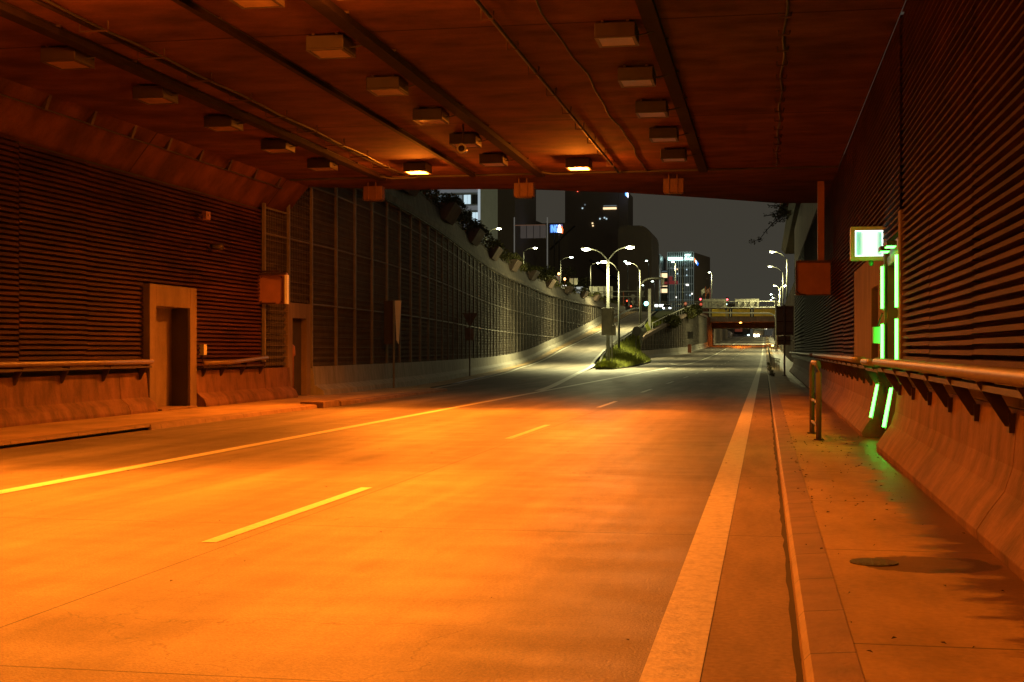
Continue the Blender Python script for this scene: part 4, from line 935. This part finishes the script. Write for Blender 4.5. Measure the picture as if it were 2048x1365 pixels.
# ------------------------------------------------------------------ buildings
def lit_mat(name, c, s): return mat(name, (.3, .3, .3), .4, emit=c, es=s)
M['lw'] = lit_mat('window_warm', (1, .72, .38), 1.5); M['lc'] = lit_mat('window_cold', (.6, .8, .9), .9); M['ld'] = mat('window_dark', (.05, .055, .06), .2)
M['dim'] = lit_mat('window_dim', (.45, .58, .66), .22); M['lwh'] = lit_mat('window_white', (1, .93, .8), 3)
def block(name, pa, pb, ptop, Y, depth, m, label, cat='building', base=ZG):
    a, c = atY(pa, ptop, Y), atY(pb, ptop, Y)
    t = thing(name, ((a.x+c.x)/2, Y, base), label, cat)
    MB().box(a.x, c.x, Y, Y+depth, base-.5, a.z).build('wall', m, t); return t, a.x, c.x, a.z
facade = mat('pale_facade', (.45, .5, .52), .7, noise=.15, scale=.5, emit=(.5, .6, .68), es=.0)
darkf = mat('dark_facade', (.20, .16, .12), .85, noise=.15, scale=.1)
t, xa, xb, zt = block('office_building', 860, 960, 180, 262, 18, facade, 'pale office block with bluish lit windows above the left wall')
fh = 3.5
nfl = int((zt-ZG)/fh); wn = 6; ww = (xb-xa)/wn
for f in range(2, min(nfl, 9)+3):
    z0 = ZG+f*fh
    for k in range(wn):
        fr = MB().box(xa+k*ww+.06, xa+(k+1)*ww-.06, 261.86, 261.995, z0+1.0, z0+fh-.5)
        mm = random.choice(['ld', 'dim', 'ld', 'dim', 'dim']); 
        if (k, f) in ((5, 8), (4, 6), (5, 4), (5, 5), (5, 3)): mm = 'lc'
        w = fr.build('window', 'signback', t)
        MB().box(xa+k*ww+.16, xa+(k+.5)*ww-.03, 261.80, 261.855, z0+1.1, z0+fh-.6).box(xa+(k+.5)*ww+.03, xa+(k+1)*ww-.16, 261.80, 261.855, z0+1.1, z0+fh-.6).build('pane', mm, w)
MB().box(xb-.35, xb+.1, 261.6, 261.85, ZG, zt).build('glow_corner', lit_mat('glow_fin', (.6, .72, .8), .5), t)  # glow stands in for light falling on the corner
b = MB()
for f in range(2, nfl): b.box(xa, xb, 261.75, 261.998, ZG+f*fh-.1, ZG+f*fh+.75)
b.build('spandrel_band', lit_mat('glow_spandrel', (.42, .45, .50), .20), t)  # bands glow faintly to imitate light on the facade
block('tower', 960.5, 1030, 200, 420, 40, darkf, 'plain dark tower right of the lit office block')
t, xa, xb, zt = block('tower', 1130, 1236, 150, 520, 40, darkf, 'dark high-rise with a few lit windows and a warm lit strip')
def litw(t, px0, px1, py0, py1, Y, m):
    a = atY(px0, py1, Y); c = atY(px1, py0, Y); MB().box(a.x, c.x, Y-.25, Y-.02, a.z, c.z).build('lit_window', m, t)
litw(t, 1206.5, 1233, 415, 419.5, 520, 'lw'); litw(t, 1207, 1233, 411, 413, 520, 'dim')
for (px, py, mm) in ((1165, 417, 'lc'), (1170, 410, 'dim'), (1200, 438, 'lc'), (1209, 436, 'lc'), (1213, 438, 'lc'), (1185, 447, 'lw'), (1186, 452, 'lw')): litw(t, px-1.3, px+1.3, py-1.3, py+1.3, 520, mm)
litw(t, 1154.5, 1156, 382, 384, 520, lit_mat('red_beacon', (1, .1, .05), 4))
# curved slope roofed hall
Y = 470
prof = [(1036, 640), (1036, 425), (1060, 437), (1085, 447), (1130, 446), (1160, 452), (1200, 463), (1240, 480), (1268, 500), (1270, 640)]
t = thing('curved_building', tuple(atY(1150, 640, Y)), 'large dark building with a sloping curved roof behind the street lamps', 'building')
pp = [atY(px, py, Y) for px, py in prof]; b = MB(); b.loft([[tuple(p) for p in pp], [(p.x, p.y+40, p.z) for p in pp]], True, True); b.build('wall', darkf, t)
b = MB()
pA = [atY(px, py, Y) for px, py in ((1180, 520), (1215, 548), (1250, 566), (1269, 570))]; b.tube(pA, .5, 6); pA = [atY(px, py, Y) for px, py in ((1100, 500), (1130, 470), (1150, 452))]; b.tube(pA, .3, 5); b.build('roof_line', 'slatdark', t)
# rounded tower
a = atY(1236, 452, 430); c = atY(1303, 452, 430)
t = thing('tower', ((a.x+c.x)/2, 430, ZG), 'dark tower with a rounded top right corner left of the striped tower', 'building')
pp = [(a.x, ZG), (a.x, a.z-1), (a.x+1, a.z)]+[(c.x-4+4*math.sin(k*math.pi/12), a.z-4+4*math.cos(k*math.pi/12)) for k in range(7)]+[(c.x, ZG)]
MB().loft([[(x, 430, z) for x, z in pp], [(x, 460, z) for x, z in pp]], True, True).build('wall', darkf, t)
# left striped building and the lit sign tower
stripe_m = mat('striped_glass', (.05, .065, .065), .3, noise=.2, scale=.2)
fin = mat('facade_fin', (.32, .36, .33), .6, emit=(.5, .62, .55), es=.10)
def striped(pa, pb, ptop, Y, n, floors, label, pbase=622):
    t, xa, xb, zt = block('office_tower', pa, pb, ptop, Y, 30, stripe_m, label)
    b = MB(); w = (xb-xa)/n
    for i in range(n+1): b.box(xa+i*w-.14, xa+i*w+.14, Y-.5, Y-.02, ZG, zt)
    b.build('fins', fin, t)
    b = MB(); 
    for f in range(floors+1): z = ZG+(zt-ZG)*f/floors; b.box(xa, xb, Y-.3, Y-.03, z-.12, z+.12)
    b.build('floor_bands', fin, t); return t
YC = 520
t1 = striped(1303, 1320, 509, 500, 5, 7, 'narrow striped glass tower left of the sign tower')
for k, py in enumerate((543, 553, 563, 571, 583)): litw(t1, 1314, 1317.5, py-3.5, py+3.5, 499.4, 'lwh')
t2, xa, xb, zt = block('link_building', 1320.3, 1335, 541, 510, 20, stripe_m, 'low linking block with warm lit floors between two glass towers')
litw(t2, 1321, 1334.5, 547, 556, 510, 'lw'); litw(t2, 1321, 1334.5, 578, 586, 510, 'lw'); litw(t2, 1323, 1334.5, 542.5, 544, 510, 'dim'); litw(t2, 1325, 1334.5, 572, 573.5, 510, 'lw')
t3 = striped(1335.5, 1387, 505, YC, 12, 10, 'striped glass tower crowned by a glowing white roof sign')
for (px, py, mm) in ((1350, 538, 'lwh'), (1354.5, 539, 'lw'), (1355, 548, 'lc'), (1373.5, 539.5, 'lc'), (1373.5, 551, 'lc'), (1373, 570, 'lwh'), (1370, 528, 'dim'), (1352, 595, 'lwh'), (1380, 591, 'lc'), (1384, 588, 'lwh'), (1342, 537, 'dim'), (1373, 590, 'dim')): litw(t3, px-1.1, px+1.1, py-1.3, py+1.3, YC-.55, mm)
litw(t3, 1374, 1377, 569, 572, YC-.55, 'lwh')
# red awning glow
redm = lit_mat('red_lit_panel', (.5, .03, .04), .26); litw(t3, 1337, 1356, 562, 569, YC-.6, redm); litw(t3, 1338, 1345, 553, 561.5, YC-.6, redm); litw(t2, 1327, 1334.8, 564, 569, 509.6, redm)
# side face with orange / blue sign
b = MB(); a = atY(1388, 505, YC); c = atY(1396, 540, YC)
b.prism([(0, 0)], 0, 1) if False else None
p0, p1 = atY(1387.2, 505, YC), atY(1398, 520, YC)
MB().loft([[(p0.x, YC, ZG), (p0.x, YC, p0.z), ], [(p1.x+3, YC+30, ZG), (p1.x+3, YC+30, p0.z)]]).build('side_wall', darkf, t3)
for (q, mm) in ((((1388.5, 516), (1391, 520), (1391, 526), (1388.8, 523)), lit_mat('orange_letters', (1, .25, .05), 2)), (((1391.2, 520), (1393.5, 523), (1393.5, 529), (1391.2, 526)), lit_mat('white_letters', (.8, .9, 1), 2.5)), (((1393.7, 523), (1397, 527), (1395.5, 532), (1393.7, 530)), lit_mat('blue_letters', (.03, .2, 1), 2))):
    P = [atY(px, py, YC-1) for px, py in q]; MB().loft([[tuple(p) for p in P], [(p.x, p.y+.4, p.z) for p in P]], True, True).build('side_sign', mm, t3)
def text(s, px0, px1, py0, py1, Y, m, parent, name='sign_letters'):
    c = bpy.data.curves.new('letters', 'FONT'); c.body = s; c.extrude = .05; c.offset = .012
    o = bpy.data.objects.new('tmp', c); COL.objects.link(o); bpy.context.view_layer.update()
    dg = bpy.context.evaluated_depsgraph_get(); me = bpy.data.meshes.new_from_object(o.evaluated_get(dg))
    COL.objects.unlink(o); bpy.data.objects.remove(o)
    xs = [v.co.x for v in me.vertices]; zs = [v.co.y for v in me.vertices]
    a, b_ = atY(px0, py1, Y), atY(px1, py0, Y)
    org = Vector(parent['_org'])
    for v in me.vertices:
        fx = (v.co.x-min(xs))/(max(xs)-min(xs)); fz = (v.co.y-min(zs))/(max(zs)-min(zs))
        v.co = Vector((a.x+(b_.x-a.x)*fx, Y-v.co.z*3, a.z+(b_.z-a.z)*fz))-org
    me.materials.append(m); o = bpy.data.objects.new(name, me); COL.objects.link(o); o.parent = parent; return o
wl = lit_mat('white_sign_letters', (.62, 1, .92), 4)
sg = thing('roof_sign', tuple(atY(1360, 520, YC-1.2)), 'glowing white roof lettering across the top of the striped tower', 'sign')
text('CITY', 1369.5, 1381.5, 508.5, 513.8, YC-1.4, wl, sg); text('SPACE', 1369, 1386.5, 515.2, 520.8, YC-1.4, wl, sg)
for k in range(9):   # a word too blurred to read: nine glowing letter blocks
    p0 = 1336+k*3.4; sl = 1.5 if k == 8 else .4
    P = [atY(px, py, YC-1.4) for px, py in ((p0, 520.8), (p0+3.0, 520.8), (p0+3.0-sl, 515), (p0, 515))]
    MB().loft([[tuple(p) for p in P], [(p.x, p.y+.3, p.z) for p in P]], True, True).build('sign_letter', wl, sg)
YI = 440
sg = thing('bank_sign', tuple(atY(1113, 468, YI)), 'small blue and orange lit bank sign above the dark curved building', 'sign')
a, c = atY(1101, 466, YI+.6), atY(1125, 449, YI+.6); MB().box(a.x-.2, c.x, YI+.6, YI+.8, a.z, c.z).build('board', lit_mat('blue_board', (.01, .05, .4), .35), sg)
text('ING', 1101.8, 1115.2, 450, 465.5, YI, lit_mat('blue_ing', (.12, .35, 1), 2.2), sg)
def shape(pts, Y, m, parent, name):
    P = [atY(px, py, Y) for px, py in pts]; MB().loft([[tuple(p) for p in P], [(p.x, p.y+.3, p.z) for p in P]], True, True).build(name, m, parent)
shape(((1115.5, 465), (1116, 457), (1118, 450), (1120, 450), (1121, 456), (1123, 459), (1123.5, 466)), YI, lit_mat('white_emblem', (1, .9, .8), 3), sg, 'emblem')
shape(((1121.3, 455), (1124, 453.5), (1126, 460), (1125, 467.5), (1123.8, 467), (1123.4, 459)), YI, lit_mat('orange_emblem', (1, .12, .02), 3), sg, 'emblem_edge')
MB().box(a.x+1, a.x+1.4, YI+1, YI+1.6, ZG, a.z).box(c.x-1.4, c.x-1, YI+1, YI+1.6, ZG, a.z).build('mast', 'slatdark', sg)
sg = thing('bank_sign', tuple(atY(1253, 394, 515)), 'tiny blue and white lit sign at the right edge of the dark high-rise', 'sign')
shape(((1250, 381.5), (1253, 382.5), (1254, 394), (1250.5, 391)), 515, lit_mat('blue_lit', (.08, .3, 1), 3), sg, 'blue_part'); shape(((1253.3, 383), (1256.3, 384), (1256.5, 396), (1254.3, 394)), 515, lit_mat('white_lit', (.9, .9, 1), 3), sg, 'white_part')
q0, q1 = atY(1236.5, 384, 520), atY(1256, 384, 520)
MB().box(q0.x, q1.x, 520, 540, ZG, q0.z).build('pylon', darkf, sg)
# billboard with two masts
Y = 330; a = atY(1028.5, 435, Y); c = atY(1094.5, 435, Y)
t = thing('billboard', ((a.x+c.x)/2, Y, ZG), 'grey panelled billboard between two thin pale masts', 'billboard')
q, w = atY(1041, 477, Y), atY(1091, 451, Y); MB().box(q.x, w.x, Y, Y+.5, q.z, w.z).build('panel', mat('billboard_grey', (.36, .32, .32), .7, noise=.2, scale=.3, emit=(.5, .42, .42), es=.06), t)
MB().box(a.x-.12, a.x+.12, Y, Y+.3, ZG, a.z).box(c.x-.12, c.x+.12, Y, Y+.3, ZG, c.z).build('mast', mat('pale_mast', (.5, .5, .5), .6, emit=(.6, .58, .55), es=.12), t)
b = MB()
for px in (1053, 1067, 1080): qq = atY(px, 477, Y); b.box(qq.x-.06, qq.x+.06, Y-.08, Y-.01, q.z, w.z)
b.box(q.x, w.x, Y-.08, Y-.011, atY(0, 469, Y).z-.05, atY(0, 469, Y).z+.05)
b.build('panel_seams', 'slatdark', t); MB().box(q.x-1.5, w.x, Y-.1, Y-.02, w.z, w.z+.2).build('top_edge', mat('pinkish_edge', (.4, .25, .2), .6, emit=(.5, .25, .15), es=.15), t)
# far skyline beyond the crest
for i, (pa, pb, pt, Y, m_) in enumerate(((1420, 1440, 600, 900, darkf), (1440, 1500, 606, 1000, darkf), (1170, 1240, 560, 640, darkf), (1396, 1412, 590, 620, darkf))):
    block('low_block', pa, pb, pt, Y, 20, m_, ['low dark block behind the traffic signals', 'long low dark block beyond the bridge', 'dark block behind the pale direction board', 'low dark block right of the striped tower'][i])
# trees on the left street
def tree(x, y, zb, h, r, label, n=2600):
    t = thing('tree', (x, y, zb), label, 'tree', 'trees on the street above the left wall')
    b = MB().tube([(x, y, zb), (x+.1, y, zb+h*.3), (x-.1, y, zb+h*.6)], [.3, .22, .1], 8)
    for k in range(6):
        a = k*1.05; b.tube([(x, y, zb+h*(.3+.04*k)), (x+math.cos(a)*r*.6, y+math.sin(a)*r*.6, zb+h*(.55+.05*k))], [.1, .03], 5)
    b.build('trunk', 'bark', t)
    b = MB()
    for k in range(14):
        a = random.uniform(0, 6.28); rr = random.uniform(0, r*.75); leaves(b, (x+math.cos(a)*rr, y+math.sin(a)*rr, zb+h*random.uniform(.42, .92)), r*.42, r*.42, h*.12, n//14, .28)
    b.build('crown', 'leaf', t)
for i, (px, Y, h, r) in enumerate(((1015, 215, 9, 4.5), (1075, 262, 10, 5), (1100, 290, 11, 5.5), (1160, 300, 9, 4.5))):
    q = atY(px, 600, Y); tree(q.x, Y, ZG, h, r, ['dark tree right of the nearest left street lamp', 'dark tree below the grey billboard', 'tall dark tree under the bank sign', 'dark tree behind the pale direction board', 'small dark tree between the ramp lamp poles', 'small dark tree just above the planters'][i])

# ------------------------------------------------------------------ vehicles
def wheel(t, x, y, z, r, side):
    w = MB().tube([(x-.11, y, z), (x+.11, y, z)], r, 16).build('wheel', 'rubber', t); MB().tube([(x-.12, y, z), (x+.12, y, z)], r*.55, 12).build('rim', 'steel', w)
def car(x, y, z, body, label, name='car', lit=True, front=-1):
    t = thing(name, (x, y, z), label, 'car')
    pr = [(-2.1, .25), (-2.15, .7), (-1.3, .92), (-.6, 1.42), (.9, 1.44), (1.7, 1.0), (2.1, .95), (2.15, .25)]
    b = MB(); rows = [[(x+s*(.86 if zz < 1 else .68), y+yy, z+zz) for yy, zz in pr] for s in (-1, 1)]
    b.loft(rows, True, True); b.build('body', body, t, bevel=.04)
    MB().poly([(x-.62, y-1.27, z+.96), (x+.62, y-1.27, z+.96), (x+.56, y-.66, z+1.38), (x-.56, y-.66, z+1.38)]) 
    w = MB(); w.loft([[(x-.66, y-1.33, z+.95), (x+.66, y-1.33, z+.95), (x+.60, y-.66, z+1.40), (x-.60, y-.66, z+1.40)], [(x-.66, y-1.30, z+.93), (x+.66, y-1.30, z+.93), (x+.60, y-.63, z+1.38), (x-.60, y-.63, z+1.38)]], True, True); w.build('windscreen', 'glassdark', t)
    for s in (-1, 1):
        for yy in (-1.35, 1.35): wheel(t, x+s*.8, y+yy, z+.32, .32, s)
        MB().blob((x+s*.6, y-2.14, z+.66), .17, .08, .1).build('headlight', M['hl'], t, smooth=True)
    return t
M['hl'] = mat('headlight', (1, 1, 1), .3, emit=(.8, .95, 1), es=25); M['hlw'] = mat('warm_headlight', (1, 1, 1), .3, emit=(1, .8, .5), es=40)
M['carw'] = mat('grey_car_paint', (.25, .27, .3), .3, noise=.05, scale=3)
q = atY(1335, 624, 256); car(q.x, 256, ZG+.31, 'carw', 'car with two bright headlights coming over the top of the exit ramp')
q = atY(1319, 619, 266)
t = thing('site_hoarding', (q.x, 266, ZG+.3), 'low blue barrier panel at the top of the exit ramp', 'barrier')
a, c = atY(1303, 619, 266), atY(1331, 616, 266)
for k in range(4):
    xa = a.x+(c.x-a.x)*k/4; MB().box(xa+.03, a.x+(c.x-a.x)*(k+1)/4-.03, 266, 266.1, ZG+.2, ZG+1.15).build('panel', mat('blue_panel', (.05, .16, .32), .6, noise=.1, scale=2), t)
b = MB(); b.box(a.x, c.x, 266.1, 266.2, ZG+.3, ZG+.4); b.build('foot_rail', 'steel', t)
# lit vehicle / sign behind
q = atY(1323, 611, 285); t = thing('van', (q.x, 285, ZG+.3), 'white van with a glowing light bar behind the gantry', 'van')
MB().box(q.x-1.6, q.x+1.6, 285, 289, ZG+.7, ZG+2.6).build('body', mat('van_white', (.5, .5, .5), .4), t, bevel=.15); MB().box(q.x-1.4, q.x+.6, 284.85, 284.99, ZG+2.2, ZG+2.7).build('light_bar', lit_mat('light_bar', (.9, 1, .95), 3), t)
MB().box(q.x-1.4, q.x+1.4, 284.9, 284.99, ZG+1.5, ZG+2.1).build('windscreen', 'glassdark', t)
for s in (-1, 1): wheel(t, q.x+s*1.3, 285.8, ZG+.65, .36, s); MB().blob((q.x+s*1.2, 284.97, ZG+1.1), .14, .07, .1).build('headlight', 'hl', t)
# lorry above the left wall
YT = 236; a, c = atY(1117, 603, YT), atY(1147, 571, YT)
t = thing('lorry', ((a.x+c.x)/2, YT, ZG), 'white lorry with roof lights driving behind the planters above the left wall', 'lorry')
z0 = ZG; zc2 = c.z
MB().box(a.x, c.x, YT, YT+2.2, z0+.5, zc2-.7).build('cab', mat('lorry_cab', (.35, .33, .30), .4, noise=.1, scale=1), t, bevel=.08)
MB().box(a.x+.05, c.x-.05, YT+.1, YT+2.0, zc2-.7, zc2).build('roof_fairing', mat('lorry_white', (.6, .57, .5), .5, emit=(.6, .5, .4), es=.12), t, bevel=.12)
MB().box(a.x+.12, c.x-.12, YT-.04, YT-.003, z0+1.6, zc2-.85).build('windscreen', 'glassdark', t)
e = atY(1165, 574, YT+3); s_ = atY(1148.5, 574, YT+3)
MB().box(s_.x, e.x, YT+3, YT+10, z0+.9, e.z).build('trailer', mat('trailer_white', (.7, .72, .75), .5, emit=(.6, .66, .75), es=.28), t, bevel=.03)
for k in range(5): xx = a.x+(c.x-a.x)*(.1+.2*k); MB().blob((xx, YT-.02, zc2-.02), .13, .08, .07).build('roof_light', 'lwh', t)
for f in (-.02, 1.02): MB().blob((a.x+(c.x-a.x)*f, YT-.06, zc2-.95), .22, .1, .2).build('headlight', M['hl'], t, smooth=True)
for s in (.1, .9): wheel(t, a.x+(c.x-a.x)*s, YT+.9, z0+.5, .5, 1)
for i, (px, py) in enumerate(((1117.5, 548), (1129.5, 558.5))):
    q = atY(px, py, YT+14); o = thing('beacon', tuple(q-Vector((0, 0, .8))), ['small orange beacon lamp left above the lorry', 'small orange beacon lamp on a stub right above the lorry'][i], 'lamp')
    MB().blob(q, .22, .22, .26).build('bulb', lit_mat('orange_bulb', (1, .45, .15), 6), o); MB().tube([(q.x, q.y, ZG), (q.x, q.y, q.z-.2)], .05, 6).build('stem', 'orange', o)
for i, (p0, p1, y0, y1) in enumerate(((1107, 1119, 552, 573), (1139, 1155, 557, 570))):
    a, c = atY(p0, y1, YT+16), atY(p1, y0, YT+16); o = thing('street_board', ((a.x+c.x)/2, YT+16, ZG), ['plain grey board left behind the lorry', 'two pale square boards on a post behind the lorry'][i], 'sign')
    if i: m_ = (a.x+c.x)/2; MB().box(a.x, m_-.1, YT+16, YT+16.1, a.z, c.z).build('board', 'signlight', o); MB().box(m_+.1, c.x, YT+16, YT+16.1, a.z, c.z).build('board', 'signlight', o)
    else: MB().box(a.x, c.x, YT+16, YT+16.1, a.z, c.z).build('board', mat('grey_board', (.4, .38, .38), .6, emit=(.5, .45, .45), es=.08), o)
    MB().tube([((a.x+c.x)/2, YT+16.2, ZG), ((a.x+c.x)/2, YT+16.2, c.z)], .1, 6).build('post', 'signback', o)
# truck coming on the main road beyond the bridge
YV = 560; q = atY(1519, 676, YV); zz = zr(YV)
t = thing('truck', (q.x, YV, zz), 'oncoming truck with one strong glowing headlight beyond the underpass', 'truck')
w = atY(1528, 650, YV).x; l_ = atY(1506, 650, YV).x; zt = atY(1519, 655, YV).z
MB().box(l_, w, YV, YV+8, zz+.5, zt+.8).build('body', mat('truck_paint', (.25, .22, .15), .5, noise=.2, scale=1), t, bevel=.1)
MB().box(l_+.3, w-.3, YV-.05, YV-.003, zt-1.3, zt-.3).build('windscreen', 'glassdark', t)
for s in (.15, .85): wheel(t, l_+(w-l_)*s, YV+1, zz+.5, .5, 1)
hq = atY(1513, 671, YV-1)
for k, o_ in enumerate((-.7, .7)): MB().blob((hq.x+o_, YV-.2, hq.z), .5, .15, .4).build('headlight', 'hlw', t, smooth=True)
light('SPOT', t, (hq.x, YV-.6, hq.z), 3000, (1, .85, .6), spot_size=R(80), spot_blend=1, shadow_soft_size=.3).rotation_euler = (R(84), 0, R(180))
qa, qb = atY(1512, 660, 590), atY(1529, 654, 590)
o = thing('gantry_sign', ((qa.x+qb.x)/2, 590, zr(590)), 'small yellowish lit sign board beyond the underpass on the right', 'sign'); MB().box(qa.x, qb.x, 590, 590.3, qa.z, qb.z).build('board', lit_mat('lit_yellow_board', (.7, .62, .35), .8), o); MB().box(qb.x-.3, qb.x, 590.1, 590.4, zr(590), qb.z).build('post', 'signback', o)
# excavator silhouette and work lights beyond the underpass
YE = 600; q = atY(1478, 668, YE); t = thing('excavator', tuple(q), 'reddish digger parked beyond the underpass among work lights', 'excavator')
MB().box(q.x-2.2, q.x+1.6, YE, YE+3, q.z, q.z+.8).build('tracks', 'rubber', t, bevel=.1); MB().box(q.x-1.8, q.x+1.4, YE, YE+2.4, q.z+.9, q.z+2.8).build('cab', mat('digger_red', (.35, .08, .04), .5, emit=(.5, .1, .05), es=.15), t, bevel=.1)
MB().tube([(q.x-.5, YE, q.z+2.6), (q.x-1.8, YE, q.z+4.6), (q.x+1.0, YE, q.z+4.9), (q.x+1.8, YE, q.z+3.2)], [.35, .3, .25, .3], 6).build('boom', 'bark', t)
pts = [(1467, 652), (1471, 652), (1476, 652.5), (1481, 652.5), (1486, 652.5), (1490, 652.5), (1493, 652.5), (1482.5, 657), (1524, 651), (1528, 651.5), (1532.5, 657), (1540, 656), (1497, 671), (1463, 668)]
for i, (px, py) in enumerate(pts):
    Yl = 620; q = atY(px, py, Yl); o = thing('distant_lamp', (q.x, Yl, zr(Yl)), ['leftmost tiny lamp of the bright lamp row seen through the underpass', 'second tiny lamp from the left in the row through the underpass', 'third tiny lamp from the left in the row through the underpass', 'fourth tiny lamp from the left in the row through the underpass', 'fifth tiny lamp from the left in the row through the underpass', 'sixth tiny lamp from the left in the row through the underpass', 'last tiny lamp at the right end of the row through the underpass', 'single tiny lamp below the lamp row seen through the underpass', 'left one of two tiny lamps above the far yellowish board', 'right one of two tiny lamps above the far yellowish board', 'tiny lamp just right of the far yellowish board', 'tiny rightmost lamp seen through the underpass', 'lowest tiny lamp between the digger and the truck', 'tiny red lamp left of the digger'][i], 'lamp', 'tiny lamps beyond the underpass')
    MB().blob(q, .45, .3, .4, 8, 5).build('bulb', lit_mat('far_bulb', (.7, 1, .95) if px < 1500 else (1, .95, .7), 5) if i < 13 else lit_mat('far_red', (1, .1, .05), 4), o); MB().tube([(q.x, Yl, zr(Yl)), (q.x, Yl, q.z)], .08, 5).build('post', 'signback', o)
# traffic lights
def tl(px, py, Y, col, label, es=8, size=.3):
    q = atY(px, py, Y); o = thing('traffic_light', (q.x, Y, ZG), label, 'traffic light')
    MB().box(q.x-.3, q.x+.3, Y+.05, Y+.35, q.z-1.2, q.z+.5).build('housing', 'slatdark', o, bevel=.03); MB().blob((q.x, Y, q.z), size, .15, size).build('lit_lens', lit_mat('lens', col, es), o, smooth=True)
    MB().tube([(q.x, Y+.2, ZG), (q.x, Y+.2, q.z-1.2)], .08, 6).build('post', 'signback', o)
tl(1292.5, 607.5, 268, (.25, 1, .9), 'green traffic light glowing beside the wide gantry post', 10, .42)
tl(1401, 599, 300, (1, .1, .12), 'red traffic light left of the first pale gantry board', 6, .2); tl(1454.5, 599.5, 300, (1, .1, .12), 'red traffic light between the two pale gantry boards', 6, .2)
tl(1254, 602, 300, (1, .08, .03), 'small red traffic light left of the ramp lamp poles', 5, .16); tl(1262, 613, 300, (1, .08, .03), 'lower small red light at the top of the ramp', 5, .16)
tl(1452, 609, 290, (.6, 1, .9), 'cold white signal lens behind the first pale board', 5, .22); tl(1402, 609, 290, (.8, .06, .03), 'larger dull red lit sign left of the first pale board', .7, .3); tl(1371, 608, 310, (1, .12, .04), 'dull orange-red lit figure below the striped tower', .4, .35)
# flags
for i, px in enumerate((1411, 1420)):
    a = atY(px, 598, 350); c = atY(px, 574, 350); o = thing('flag', (a.x, 350, ZG), ['limp pale flag on a thin pole, left one', 'limp striped flag on a thin pole, right one'][i], 'flag', 'flags behind the gantry')
    MB().tube([(a.x, 350, ZG), (a.x, 350, c.z)], .07, 6).build('pole', 'orange', o)
    rows = [[(a.x-.1-k*.25, 350+.15*math.sin(k*1.3+j), c.z-.1-k*.22-j*.45) for j in range(4)] for k in range(5)]
    MB().loft(rows).build('cloth', 'signlight' if i == 0 else 'signred', o)
for o in bpy.data.objects:
    if '_org' in o: del o['_org']
